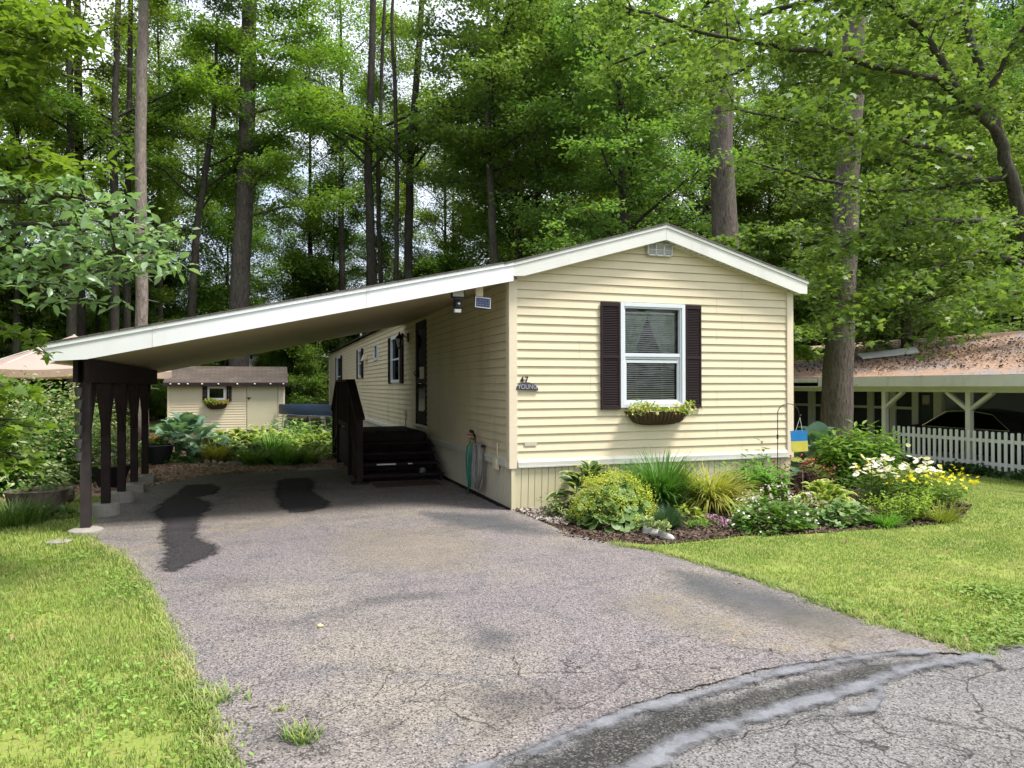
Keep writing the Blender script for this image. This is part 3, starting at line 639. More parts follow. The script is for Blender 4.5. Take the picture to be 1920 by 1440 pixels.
while y < HL:
    wv = .065
    mb.add([(.0, y, ZS-.03), (.0, y+wv*.6, ZS-.03), (.012, y+wv*.75, ZS-.03), (.012, y+wv*.85, ZS-.03), (.0, y+wv, ZS-.03),
            (.012, y, .0), (.012, y+wv*.6, .0), (.024, y+wv*.75, .0), (.024, y+wv*.85, .0), (.012, y+wv, .0)], [(i, i+1, i+6, i+5) for i in range(4)])
    y += wv
mb.build('side_skirting', paint('skirt_grey', (.50, .46, .38), .6, .06, 2, dirt=((.3, .27, .2), .5)), house)
mb = MB(); mb.box(-.03, .01, .05, 12, 0, .035); mb.build('ground_track', m_brown, house)
# roof: two slopes with shingle edge, ends at the ridge
OH = .17; TH = .05
zt = lambda x: ZE+.18+SL*min(x, HW-x)              # roof upper surface
mb = MB(); xr = HW+.16; ridge = HW/2
mb.prism([(ridge, -OH-.02, zt(ridge)), (xr, -OH-.02, zt(HW)-SL*.16), (xr, -OH-.02, zt(HW)-SL*.16-.022), (ridge, -OH-.02, zt(ridge)-.022)], (0, HL+.35, 0))
mb.build('roof', m_roof, house)
mb = MB(); mb.prism([(ridge-.0005, -OH-.02, zt(ridge)), (-.14, -OH-.02, zt(-.14)), (-.14, -OH-.02, zt(-.14)-.022), (ridge-.0005, -OH-.02, zt(ridge)-.022)], (0, HL+.35, 0)); mb.build('roof', m_roof, house)
# gable fascia
fh = .19
mb = MB()
mb.prism([(ridge, -OH, zt(ridge)-.024), (HW+.15, -OH, zt(HW)-SL*.15-.024), (HW+.15, -OH, zt(HW)-SL*.15-.024-fh*.9), (HW+.03, -OH, zt(HW)-SL*.15-.024-fh*.9), (ridge, -OH, zt(ridge)-.024-fh)], (0, .025, 0))
mb.prism([(ridge-.003, -OH, zt(ridge)-.024), (ridge-.003, -OH, zt(ridge)-.024-fh), (.12, -OH, zt(.12)-.024-fh), (-.02, -OH, zt(-.02)-.024-fh+.03), (-.02, -OH, zt(-.02)-.024)], (0, .025, 0))
for s_ in (0, 1):                                    # thin drip cap
    xa, xb = (ridge+.001, HW+.16) if s_ else (ridge-.001, -.1)
    za, zb = zt(xa)-.024, zt(xb)-.024
    mb.prism([(xa, -OH-.012, za), (xb, -OH-.012, zb), (xb, -OH-.012, zb-.035), (xa, -OH-.012, za-.035)], (0, .012, 0))
mb.box(HW+.125, HW+.15, -OH+.025, HL+.1, zt(HW)-SL*.15-.024-fh*.85, zt(HW)-SL*.15-.03)
mb.build('fascia', m_whitew, house)
mb = MB()   # soffit under the gable overhang, ribbed
for s_ in (0, 1):
    xa, xb = (ridge, HW+.125) if s_ else (ridge, 0.0)
    n = 26
    for i in range(n):
        u0, u1 = i/n, (i+.82)/n; p = lambda u: xa+(xb-xa)*u
        zz = lambda u: zt(ridge)-fh-.012-SL*abs(p(u)-ridge)
        mb.add([(p(u0), -OH+.025, zz(u0)), (p(u1), -OH+.025, zz(u1)), (p(u1), .0, zz(u1)), (p(u0), .0, zz(u0))], [(0, 1, 2, 3)])
        u2 = (i+1)/n; mb.add([(p(u1), -OH+.025, zz(u1)+.006), (p(u2), -OH+.025, zz(u2)+.006), (p(u2), .0, zz(u2)+.006), (p(u1), .0, zz(u1)+.006)], [(0, 1, 2, 3)])
mb.box(HW, HW+.13, .0, HL, ZE+.01, ZE+.02)
mb.build('soffit', m_whitew, house)
mb = MB(); mb.prism([(xx, -.012-.01*(k%2), ZE+SL*min(xx, HW-xx)-.01) for k, xx in ((0, .05), (0, ridge), (0, HW-.05))]+[(xx, -.012, ZE+SL*min(xx, HW-xx)-.045) for xx in (HW-.05, ridge, .05)], (0, -.022, 0)); mb.build('rake_trim', m_trim, house)
# gable vent
VZ = .055
mb = MB(); mb.box(1.84, 2.2, -.045, -.02, 3.14+VZ, 3.3+VZ)
vent = mb.build('gable_vent', m_whitew, house)
mb = MB()
for i in range(3):
    for j in range(7):
        z_ = 3.152+j*.02; x_ = 1.853+i*.117
        mb.add([(x_, -.062, z_), (x_+.1, -.062, z_), (x_+.1, -.047, z_+.014), (x_, -.047, z_+.014)], [(0, 1, 2, 3)])
for xx in (1.84, 1.953, 2.07, 2.187): mb.box(xx, xx+.013, -.066, -.046, 3.14, 3.3)
mb.box(1.84, 2.2, -.066, -.046, 3.14, 3.152); mb.box(1.84, 2.2, -.066, -.046, 3.288, 3.3); mb.box(1.84, 2.2, -.065, -.046, 3.215, 3.224)
mb.v = [(a, b, c+VZ) for a, b, c in mb.v]; mb.build('vent_louvre', m_whitew, vent)
# ---- front window
def frame(mb, x0, x1, z0, z1, wv, ya, yb):
    mb.box(x0, x0+wv, ya, yb, z0, z1); mb.box(x1-wv, x1, ya, yb, z0, z1); mb.box(x0+wv, x1-wv, ya, yb, z0, z0+wv); mb.box(x0+wv, x1-wv, ya, yb, z1-wv, z1)
wx0, wx1, wz0, wz1 = FW
mb = MB(); frame(mb, wx0-.02, wx1+.02, wz0-.02, wz1+.02, .05, -.055, .0); frame(mb, wx0+.03, wx1-.03, wz0+.03, wz1-.03, .02, -.04, .02)
zm = wz0+(wz1-wz0)*.50
win = mb.build('window', m_vinyl, house, bevel=.003)
mb = MB(); mb.box(wx0+.05, wx1-.05, -.035, -.005, zm-.02, zm+.025); mb.build('upper_sash', m_vinyl, win, bevel=.003)
mb = MB(); frame(mb, wx0+.05, wx1-.05, wz0+.05, zm-.022, .028, -.018, .008); mb.box(wx0+.08, wx1-.08, -.018, .008, zm-.095, zm-.06); mb.build('lower_sash', m_vinyl, win)
mb = MB(); mb.add([(wx0+.05, .014, wz0+.05), (wx1-.05, .014, wz0+.05), (wx1-.05, .014, wz1-.05), (wx0+.05, .014, wz1-.05)], [(0, 1, 2, 3)]); mb.build('pane', m_glass, win)
mb = MB(); z_ = wz0+.06
while z_ < wz1-.12:
    for (a, b) in ((wx0+.06, wx1-.09),):
        n = 6
        for i in range(n):
            xa, xb = a+(b-a)*i/n, a+(b-a)*(i+1)/n; s1 = .004*math.sin(i*1.2+z_*9); s2 = .004*math.sin((i+1)*1.2+z_*9)
            mb.add([(xa, .035, z_-.008+s1), (xb, .035, z_-.008+s2), (xb, .05, z_+.006+s2), (xa, .05, z_+.006+s1)], [(0, 1, 2, 3)])
    z_ += .028
mb.box(wx0+.06, wx1-.09, .03, .06, wz1-.11, wz1-.09)
for xx in (wx0+.25, wx1-.28): mb.box(xx, xx+.003, .03, .033, wz0+.06, wz1-.1)
mb.build('blind', m_blind, win)
for s_, lab in ((0, 'left curtain'), (1, 'right curtain')):
    mb = MB(); n = 14; m_ = 12; vs = []
    for j in range(m_+1):
        t = j/m_; z_ = wz1-.1-t*.72; wdt = .37*(1-t)**.75+.06
        for i in range(n+1):
            u = i/n; xx = (wx0+.05+wdt*u) if s_ == 0 else (wx1-.05-wdt*u)
            vs.append((xx, .10+.012*math.sin(u*26), z_+.04*u*(1-t)))
    mb.add(vs, [(j*(n+1)+i, j*(n+1)+i+1, (j+1)*(n+1)+i+1, (j+1)*(n+1)+i) for j in range(m_) for i in range(n)])
    mb.build('curtain', m_curtain, win, smooth=True)
def shutter(c, axis, z0, z1, wd, parent, dirn=-1, depth=.03):
    """louvred shutter; c: start coordinate along the wall; wall plane at 0"""
    mb = MB(); st = .022; y0, y1 = -.022, -.022-depth
    def bx(a0, a1, za, zb, ya, yb):
        if axis == 'x': mb.box(a0, a1, min(ya, yb), max(ya, yb), za, zb)
        else: mb.box(min(ya, yb), max(ya, yb), a0, a1, za, zb)
    bx(c, c+st, z0, z1, y0, y1); bx(c+wd-st, c+wd, z0, z1, y0, y1)
    zm_ = (z0+z1)/2-.03; tp = .05
    for a, b in ((z0, z0+.045), (zm_, zm_+.035), (z1-tp, z1)): bx(c+st, c+wd-st, a, b, y0, y1)
    bx(c+st, c+wd-st, z0, z1, y0, y0-.006)
    for za, zb in ((z0+.045, zm_), (zm_+.035, z1-tp)):
        n = int((zb-za)/.021)
        for i in range(n):
            z_ = za+(zb-za)*(i+.15)/n; h_ = (zb-za)/n*.85
            q = [(c+st, y1+.003, z_), (c+wd-st, y1+.003, z_), (c+wd-st, y0-.008, z_+h_), (c+st, y0-.008, z_+h_), (c+st, y0-.008, z_), (c+wd-st, y0-.008, z_)]
            if axis == 'y': q = [(p[1], p[0], p[2]) for p in q]
            mb.add(q, [(0, 1, 2, 3), (0, 4, 5, 1)])
    return mb.build('shutter', m_shutter, parent)
shutter(1.185, 'x', 1.22, 2.575, .262, house); shutter(2.405, 'x', 1.22, 2.575, .235, house)
# ---- side windows, door
def side_window(y0, y1, z0, z1, double=True, blackl=False):
    mb = MB(); wv = .045
    for a0, a1, b0, b1 in ((y0-.02, y0+wv, z0-.02, z1+.02), (y1-wv, y1+.02, z0-.02, z1+.02), (y0+wv, y1-wv, z0-.02, z0+wv), (y0+wv, y1-wv, z1-wv, z1+.02)): mb.box(-.045, .0, a0, a1, b0, b1)
    if double: zz = (z0+z1)/2; mb.box(-.035, .0, y0+wv, y1-wv, zz-.018, zz+.018)
    wi = mb.build('window', m_vinyl, house); mb = MB(); mb.box(.004, .008, y0, y1, z0, z1); mb.build('pane', m_glassd, wi); return wi
for i, (a, b, c_, d) in enumerate(SWIN):
    side_window(a, b, c_, d, i != 1)
    if i != 1: shutter(a-.36, 'y', c_-.04, d+.02, .32, house); shutter(b+.04, 'y', c_-.04, d+.02, .32, house)
d0, d1, dz0, dz1 = DOOR
mb = MB(); mb.box(-.028, .0, d0, d0+.05, dz0, dz1); mb.box(-.028, .0, d1-.05, d1, dz0, dz1); mb.box(-.028, .0, d0+.05, d1-.05, dz1-.05, dz1)
mb.box(-.02, .0, d0+.05, d0+.13, dz0+.02, dz1-.05); mb.box(-.02, .0, d1-.13, d1-.05, dz0+.02, dz1-.05); mb.box(-.02, .0, d0+.13, d1-.13, dz0+.02, dz0+.25); mb.box(-.02, .0, d0+.13, d1-.13, 1.58, 1.66); mb.box(-.02, .0, d0+.13, d1-.13, dz1-.13, dz1-.05)
door = mb.build('storm_door', m_shutter, house)
mb = MB(); mb.box(-.008, -.004, d0+.13, d1-.13, dz0+.25, 1.58); mb.box(-.008, -.004, d0+.13, d1-.13, 1.66, dz1-.13); mb.build('pane', m_glassd, door)
mb = MB(); mb.box(-.014, -.009, d0+.25, d0+.62, 1.66, 1.88); mb.build('notice', paint('paper', (.62, .60, .56)), door)
mb = MB(); mb.box(-.05, -.02, d1-.12, d1-.09, 1.70, 1.84); mb.tube([(-.05, d1-.105, 1.72), (-.075, d1-.105, 1.75), (-.075, d1-.105, 1.8), (-.05, d1-.105, 1.82)], .008, 6); mb.build('handle', m_black, door)
mb = MB(); mb.box(-.06, .0, d0-.02, d1+.02, dz0-.03, dz0); mb.build('threshold', m_white, door)
# small fittings on the side wall
mb = MB(); mb.box(-.10, -.02, 12.6, 12.9, 2.28, 2.42); mb.prism([(-.10, 12.6, 2.28), (-.16, 12.6, 2.24), (-.16, 12.6, 2.27), (-.10, 12.6, 2.42)], (0, .3, 0)); mb.build('dryer_vent', m_trim, house)
mb = MB(); mb.tube([(1.0, 22, 2.8), (1.0, 22, 3.9)], .045, 10); mb.build('vent_pipe', m_white, house)
# corner downpipe bits near the tap
mb = MB(); mb.box(-.035, -.02, .44, .47, .60, .80); mb.prism([(-.02, .40, .46), (-.07, .40, .48), (-.07, .40, .60), (-.02, .40, .62)], (0, .12, 0)); mb.build('meter_cover', m_trim, house)

# ---- coach lamp, flood lamp, solar panel, number and plaque
L_ = empty('wall_lantern', (-.02, 6.45, 2.6), 'black coach lantern on the side wall between door and window', 'lantern')
mb = MB(); mb.box(-.04, -.02, 6.40, 6.50, 2.42, 2.60); mb.tube([(-.04, 6.45, 2.5), (-.12, 6.45, 2.56), (-.2, 6.45, 2.52)], .012, 8); mb.build('bracket', m_black, L_)
mb = MB(); c = (-.2, 6.45, 2.30); mb.lathe(c, [(.015, -.03), (.05, 0), (.055, .01), (.052, .012)], 6); mb.lathe(c, [(.085, .19), (.06, .23), (.02, .27), (.012, .3), (.018, .31), (0, .33)], 6)
for k in range(6):
    a = k*math.pi/3; mb.tube([(c[0]+.05*math.cos(a), c[1]+.05*math.sin(a), c[2]+.01), (c[0]+.078*math.cos(a), c[1]+.078*math.sin(a), c[2]+.2)], .004, 4)
mb.build('cage', m_black, L_)
mb = MB(); mb.lathe(c, [(.046, .014), (.072, .19)], 6); mb.build('glass_panel', m_glass, L_)
F0 = PY(858, 562, .0)
Fl = empty('flood_light', tuple(F0), 'black solar flood light with camera under the carport roof edge', 'flood light')
x, y, z = F0; mb = MB(); mb.box(x-.085, x+.085, y-.03, y+.01, z+.02, z+.14); mb.box(x-.045, x+.045, y-.02, y+.03, z-.03, z+.03); mb.lathe((x, y, z-.11), [(.03, 0), (.05, .01), (.052, .09), (.035, .11)], 14); mb.build('housing', m_black, Fl, bevel=.008)
mb = MB(); mb.box(x-.065, x+.065, y-.036, y-.031, z+.035, z+.125); mb.build('lens', paint('led_lens', (.42, .42, .38), .3), Fl)
mb = MB(); mb.blob((x+.004, y-.052, z-.05), (.018, .006, .01)); mb.build('sensor', m_white, Fl)
mb = MB(); mb.box(x-.04, x+.035, y-.03, y+.03, z-.15, z-.112); mb.build('camera_box', m_white, Fl)
mb = MB(); mb.tube([(x+.04, y+.03, z-.06), (x+.08, y+.06, z-.10), (x+.06, y+.1, z-.05), (x+.02, y+.1, z+.1)], .004, 5); mb.build('cable', m_black, Fl)
S0 = PY(905, 568, -.02); x, y, z = S0
Sp = empty('solar_panel', tuple(S0), 'small white-framed solar panel hanging below the carport corner', 'solar panel')
mb = MB(); mb.box(x-.075, x+.015, y+.03, y+.06, z+.06, z+.27); mb.build('mounting_board', m_trim, Sp)
tl = Matrix.Translation((x, y, z)) @ Matrix.Rotation(R(-12), 4, 'X') @ Matrix.Rotation(R(5), 4, 'Y')
def tb(mb_, m4): mb_.v = [tuple(m4 @ Vector(v)) for v in mb_.v]; return mb_
mb = MB(); mb.box(-.105, .105, -.008, .012, -.075, .075); tb(mb, tl).build('back_plate', m_black, Sp)
mb = MB(); 
for a in ((-.095, .095, -.066, -.058), (-.095, .095, .058, .066), (-.095, -.086, -.058, .058), (.086, .095, -.058, .058)): mb.box(a[0], a[1], -.014, -.009, a[2], a[3])
tb(mb, tl).build('frame', m_white, Sp)
mb = MB()
for i in range(9):
    for j in range(4): mb.box(-.083+i*.0187, -.083+i*.0187+.0165, -.013, -.009, -.055+j*.028, -.055+j*.028+.0255)
tb(mb, tl).build('solar_cells', paint('solar_cell', (.03, .04, .12), .2, .1, 9), Sp)
mb = MB(); mb.box(-.083, .083, -.0095, -.0088, -.057, .057); tb(mb, tl).build('cell_grid', m_white, Sp)
def text(s_, size, loc, mat, name, ext=.006, parent=None, sx=1, bold=0, shear=0):
    cu = bpy.data.curves.new(name, 'FONT'); cu.body = s_; cu.size = size; cu.extrude = ext; cu.align_x = 'CENTER'; cu.offset = bold; cu.shear = shear
    t_ = bpy.data.objects.new('tmp', cu); COL.objects.link(t_); bpy.context.view_layer.update()
    me = bpy.data.meshes.new_from_object(t_); bpy.data.objects.remove(t_)
    me.transform(Matrix.Translation(loc) @ Matrix.Rotation(R(90), 4, 'X') @ Matrix.Diagonal((sx, 1, 1, 1)))
    return link(name, me, mat, parent)
n4 = PY(979, 712, -.03); n7 = PY(987.5, 711, -.03)
hn = empty('house_number', (n4[0], -.03, 1.555), 'black house number 47 fixed to the siding by the front corner', 'house number')
for ch, xx in (('4', n4[0]), ('7', n7[0]-.002)): text(ch, .115, (xx, -.028, 1.555), m_black, 'digit', .005, hn, sx=.8, bold=.002)
pl = empty('name_plaque', (.2, -.03, 1.5), 'dark arched slate name plaque below the house number', 'plaque')
mb = MB(); a = [(.055, 1.475), (.345, 1.465), (.335, 1.50), (.29, 1.545), (.22, 1.565), (.15, 1.565), (.09, 1.54), (.06, 1.505)]
mb.prism([(p[0], -.022, p[1]) for p in a], (0, -.018, 0)); mb.build('board', paint('slate', (.05, .05, .06), .7, .25, 20), pl, bevel=.003)
text('YOUNG', .078, (.2, -.041, 1.485), paint('plaque_letter', (.35, .36, .42), .4), 'lettering', .003, pl, sx=.88)
mb = MB(); mb.box(.17, .33, -.0225, -.020, .79, .84); lb = mb.build('rating_label', paint('faded_label', (.50, .46, .37), .5, .15, 40), house)

# ================================================================== CARPORT
XE = -4.86; YB = 6.9; CS = .219                     # outer edge, back edge, slope
zc = lambda x: zt(-.0)-CS*(0-x) if x < 0 else zt(x)
cp = empty('carport', (-4.58, .25, 0), 'attached carport with white fascia, sloping roof and brown posts', 'carport')
mb = MB(); xe = XE
mb.prism([(-.141, -OH-.02, zc(-.141)), (xe-.02, -OH-.02, zc(xe-.02)), (xe-.02, -OH-.02, zc(xe-.02)-.02), (-.141, -OH-.02, zc(-.141)-.02)], (0, YB+OH+.04, 0)); mb.build('roof', m_roof, cp)
mb = MB(); FH = .235
mb.prism([(-.021, -OH-.002, zc(0)-.022), (xe, -OH-.002, zc(xe)-.022), (xe, -OH-.002, zc(xe)-.022-.16), (xe+.37, -OH-.002, zc(xe+.37)-.022-.215), (-.021, -OH-.002, zc(0)-.022-.225)], (0, .024, 0))
mb.prism([(-.02, -OH-.014, zc(0)-.0215), (xe-.01, -OH-.014, zc(xe)-.0215), (xe-.01, -OH-.014, zc(xe)-.0215-.04), (-.02, -OH-.014, zc(0)-.0215-.04)], (0, .011, 0))
mb.box(xe-.001, xe+.02, -OH+.023, YB, zc(xe)-.17, zc(xe)-.024)
mb.build('fascia', m_white, cp)
for xj in (-1.75, -3.9):
    mb = MB(); mb.prism([(xj, -OH-.0155, zc(xj)-.03), (xj+.05, -OH-.0155, zc(xj+.05)-.03), (xj+.05, -OH-.0155, zc(xj+.05)-.06), (xj, -OH-.0155, zc(xj)-.06)], (0, .003, 0)); mb.prism([(xj, -OH-.0045, zc(xj)-.065), (xj+.006, -OH-.0045, zc(xj)-.065), (xj+.006, -OH-.0045, zc(xj)-.23), (xj, -OH-.0045, zc(xj)-.23)], (0, .002, 0)); mb.build('fascia_joint', m_whitew, cp)
mb = MB(); n = 70     # soffit boards running parallel to the front fascia
for i in range(n):
    q0, q1 = -OH+.03, YB-.02; ya, yb_, yc_ = (q0+(q1-q0)*t/n for t in (i, i+.88, i+1)); xa, xb = xe+.03, -.03; h_ = .205
    mb.add([(xa, ya, zc(xa)-h_), (xb, ya, zc(xb)-h_), (xb, yb_, zc(xb)-h_), (xa, yb_, zc(xa)-h_)], [(0, 1, 2, 3)])
    mb.add([(xa, yb_, zc(xa)-h_+.008), (xb, yb_, zc(xb)-h_+.008), (xb, yc_, zc(xb)-h_+.008), (xa, yc_, zc(xa)-h_+.008)], [(0, 1, 2, 3)])
mb.box(xe+.02, -.02, YB-.02, YB+.005, 0, .01); mb.v = mb.v[:-8]; mb.f = mb.f[:-6]; mb.m = mb.m[:-6]
mb.prism([(-.03, YB-.02, zc(-.03)-.022), (xe+.02, YB-.02, zc(xe)-.022), (xe+.02, YB-.02, zc(xe)-.2), (-.03, YB-.02, zc(-.03)-.2)], (0, .02, 0))
mb.build('soffit', m_soffit, cp)
PXP = -4.58; zb = zc(PXP)-.206                       # underside above the beam
mb = MB(); mb.box(PXP-.07, PXP-.03, .02, 5.2, zb-.24, zb-.01); mb.box(PXP+.03, PXP+.07, .02, 5.2, zb-.24, zb-.005); mb.build('beam', m_brown, cp)
bases = [.25, 1.28, 2.3, 3.3, 4.33]
for i, y in enumerate(bases):
    mb = MB(); mb.box(PXP-.045, PXP+.045, y-.045, y+.045, .06+.1*(i > 0), zb-.245+.0); mb.box(PXP-.028, PXP+.028, y-.045, y+.045, zb-.245, zb-.01)
    mb.build('post', paint('post_peeling', (.034, .024, .027), .65, .3, 5, .5, dirt=((.11, .10, .10), .7)) if i == 0 else m_brown, cp)
    for s_ in ((1,) if i == 0 else (-1, 1)):
        mb = MB(); mb.beam((PXP, y+s_*.045, zb-.85), (PXP, y+s_*.42, zb-.245), .04, .055, up=(1, 0, 0)); mb.build('brace', m_brown, cp)
for i, y in enumerate(bases):
    x, r, h_ = PXP, .16, (.055, .15, .15, .13, .13)[i]
    mb = MB()
    if i == 0: mb.lathe((x, y, 0), [(.17, -.02), (.165, .04), (.10, .062), (0, .064)], 12)
    elif i in (1, 2): mb.lathe((x, y, 0), [(.15, -.02), (.148, h_), (.143, h_+.01), (0, h_+.01)], 20)
    else: mb.box(x-.14, x+.14, y-.14, y+.14, -.02, h_)
    mb.build('footing', m_conc, cp, bevel=.006)

# ================================================================== PORCH STEPS
pc = empty('porch', (-.75, 4.5, 0), 'dark brown wooden porch with steps up to the storm door', 'porch')
px0, px1, py0, py1, pz = -1.42, -.14, 4.25, 6.3, .72
mb = MB()
n = 9
for i in range(n):
    a = px0+(px1-px0)*i/n; mb.box(a+.003, a+(px1-px0)/n-.003, py0, py1, pz-.035, pz)
mb.build('deck', m_brown, pc)
mb = MB(); mb.box(px0, px1+.03, py0+.01, py0+.04, .05, pz-.036); mb.box(px0, px0+.03, py0+.04, py1, .1, pz-.036); mb.box(px1, px1+.03, py0+.04, py1, .1, pz-.036); mb.build('skirt_boards', m_brown, pc)
ns = 4; rise = pz/5; run = .30
for i in range(ns):
    z = rise*(i+1); y = py0-run*(ns-i)
    mb = MB(); mb.box(px0+.02, px1+.04-.0*i, y-.02, y+run+.01, z-.035, z); mb.box(px0+.05, px1, y+.25, y+.27, z-rise+.002, z-.036); mb.build('step', m_brown, pc)
for xx in (px0+.01, px1-.02):
    mb = MB(); mb.prism([(xx, py0, pz-.05), (xx, py0-run*ns, .10), (xx, py0-run*ns, .0), (xx, py0, .0)], (.035, 0, 0)); mb.build('stringer', m_brown, pc)
for i in range(3):
    z = pz-rise*1.2*(i+1); y = py1+.28*i; mb = MB(); mb.box(px0+.02, px1, y, y+.3, z-.035, z); mb.build('step', m_brown, pc)
# railing on the outer side: sloped over both flights, flat over the deck
zr0, zr1 = 1.06, pz+.90; xr_ = px0+.0
ya, yb_, yc, yd = py0-run*ns+.02, py0+.02, py1-.05, py1+.9
for y, zt_, nm in ((ya, zr0, 'newel_post'), (yb_, zr1, 'post'), (yc, zr1, 'post'), (yd, 1.05, 'newel_post')):
    mb = MB(); mb.box(xr_-.045, xr_+.045, y-.045, y+.045, 0, zt_-.02); mb.build(nm, m_brown, pc, bevel=.004)
mb = MB(); mb.box(xr_-.12, xr_+.12, ya-.12, ya+.10, 0, .05); mb.build('post_foot', m_brown, pc)
mb = MB()
mb.beam((xr_, ya-.08, zr0-.04), (xr_, yb_, zr1), .14, .04); mb.beam((xr_, yb_-.01, zr1+.002), (xr_, yc+.01, zr1+.002), .14, .04); mb.beam((xr_, yc, zr1), (xr_, yd+.06, 1.03), .14, .04)
mb.build('handrail', m_brown, pc)
mb = MB(); mb.beam((xr_, yb_, pz+.12), (xr_, yc, pz+.12), .045, .09); mb.beam((xr_, ya, .32), (xr_, yb_, pz+.12), .045, .09); mb.beam((xr_, yc, pz+.12), (xr_, yd, .25), .045, .09)
mb.beam((xr_, ya, .8), (xr_, yb_, zr1-.3), .03, .09); mb.build('lower_rail', m_brown, pc)
k = 0; y = ya+.12
while y < yd-.08:
    if abs(y-yb_) > .05 and abs(y-yc) > .05:
        f = lambda y_: (zr0+(zr1-zr0)*(y_-ya)/(yb_-ya)) if y_ < yb_ else (zr1 if y_ < yc else zr1+(1.05-zr1)*(y_-yc)/(yd-yc))
        g_ = lambda y_: (.32+(pz-.2)*(y_-ya)/(yb_-ya)) if y_ < yb_ else (pz+.12 if y_ < yc else pz+.12+(.25-pz-.12)*(y_-yc)/(yd-yc))
        mb = MB(); mb.box(xr_-.018, xr_+.018, y-.018, y+.018, g_(y), f(y)-.02); mb.build('baluster', m_brown, pc)
    y += .125
mt = tag((lambda q: (q.box(-1.0, -.35, 4.32, 5.0, pz+.002, pz+.014), q.build('doormat', m_dark, bevel=.004))[1])(MB()), 'dark doormat on the porch deck', 'doormat')
mb = MB(); mb.box(-1.25, -.25, py0-run*ns-.55, py0-run*ns-.05, .018, .028); tag(mb.build('floor_mat', paint('maroon_mat', (.07, .035, .03), .9, .3, 20)), 'faded maroon mat lying at the foot of the porch steps', 'mat')
# half-round sign on a stick, step light, small things
q = PX(861, 700, -.2); gm = empty('garden_marker', (-.18, 5.9, pz), 'pale half-round marker on a short stick beside the door', 'marker')
mb = MB(); pts = [(-.18, 6.05+.0, 1.0)]; pts = [(-.2, 5.8+.13*math.cos(a), .93+.13*math.sin(a)) for a in np.linspace(.1, math.pi+.5, 12)]; mb.prism(pts, (.012, 0, 0)); mb.build('plate', paint('pale_plate', (.55, .50, .36)), gm)
mb = MB(); mb.tube([(-.195, 5.8, pz), (-.195, 5.8, .9)], .008, 6); mb.build('stick', m_black, gm)
for i, (yy, zz, xx) in enumerate(((py0-run*2-.01, rise*3-.02, -1.0), (py0-run*2-.01, rise*3-.02, -.55), )):
    pass
mb = MB(); mb.box(-1.12, -.82, py0-run*3-.024, py0-run*3-.02, rise*2-.025, rise*2-.003); tag(mb.build('reflector_strip', m_white), 'long white reflector strip on a porch step edge', 'reflector')
mb = MB(); mb.box(-.62, -.55, py0-run*3-.024, py0-run*3-.02, rise*2-.022, rise*2-.005); tag(mb.build('reflector_strip', m_white), 'short white reflector beside the long strip on the step', 'reflector')
mb = MB(); mb.lathe((-.42, py0-run*4+.1, rise+.0), [(.05, 0), (.06, .03), (.045, .07), (0, .08)], 12); tag(mb.build('step_light', paint('frosted', (.12, .15, .17), .3)), 'small round solar light on the lowest porch step', 'light')

# ================================================================== HOSE AND TAPS
hs = empty('garden_hose', (-.1, 1.3, 0), 'grey garden hose coiled on a hanger by the front corner', 'hose')
mb = MB(); r_ = random.Random(4)
for k in range(9):
    cy_ = 1.06+.018*(k % 3)+r_.uniform(-.015, .015); cxk = -.06-.022*(k//3)-r_.uniform(0, .015); h0 = .74+r_.uniform(-.01, .02); low = .11+r_.uniform(-.02, .12); wv = .12+r_.uniform(-.02, .05)
    pts = []
    for t in np.linspace(0, 2*math.pi, 22):
        yy = cy_+wv*math.sin(t); zz = (h0+low)/2+(h0-low)/2*math.cos(t); pts.append((cxk-.02*math.sin(t/2), yy, zz))
    mb.tube(pts, .0125, 6)
mb.build('coil', paint('grey_hose', (.25, .23, .23), .5, .15, 9), hs, smooth=True)
mb = MB(); mb.box(-.09, -.03, .98, 1.22, .70, .73); mb.build('hanger', m_black, hs)
mb = MB(); mb.tube([(-.1, 1.2, .74), (-.1, 1.22, .83), (-.15, 1.16, .90)], .014, 8); mb.tube([(-.15, 1.16, .90), (-.19, 1.13, .915)], .024, 8); mb.build('nozzle', m_black, hs)
h2 = empty('garden_hose', (-.1, 1.5, 0), 'green garden hose hanging from the red-handled tap', 'hose')
mb = MB(); mb.tube([(-.07, 1.55, .74), (-.10, 1.62, .66), (-.1, 1.68, .5), (-.1, 1.66, .3), (-.1, 1.56, .13), (-.12, 1.5, .03)], .013, 8)
mb.tube([(-.12, 1.35, .70), (-.13, 1.42, .55), (-.13, 1.45, .38), (-.12, 1.5, .2), (-.12, 1.5, .03)], .013, 8); mb.tube([(-.12, 1.30, .73), (-.13, 1.33, .55), (-.12, 1.42, .3), (-.12, 1.4, .12)], .013, 8); mb.build('tube', paint('green_hose', (.03, .22, .17), .4, .15, 9), h2, smooth=True)
tp = empty('outdoor_tap', (0, 1.55, .8), 'outdoor tap with red wheel handles on the skirt band', 'tap')
mb = MB(); mb.tube([(0, 1.55, .78), (-.09, 1.55, .78), (-.1, 1.55, .73)], .016, 8); mb.build('spout', paint('brass', (.3, .2, .08), .4, metal=.8), tp)
mb = MB(); mb.tube([(-.08, 1.60, .83), (-.08, 1.42, .84)], .006, 6)
for yy in (1.6, 1.42): mb.lathe((-.08, yy, .825), [(.03, 0), (.034, .01), (.03, .02)], 10)
mb.build('handle', m_rust, tp)
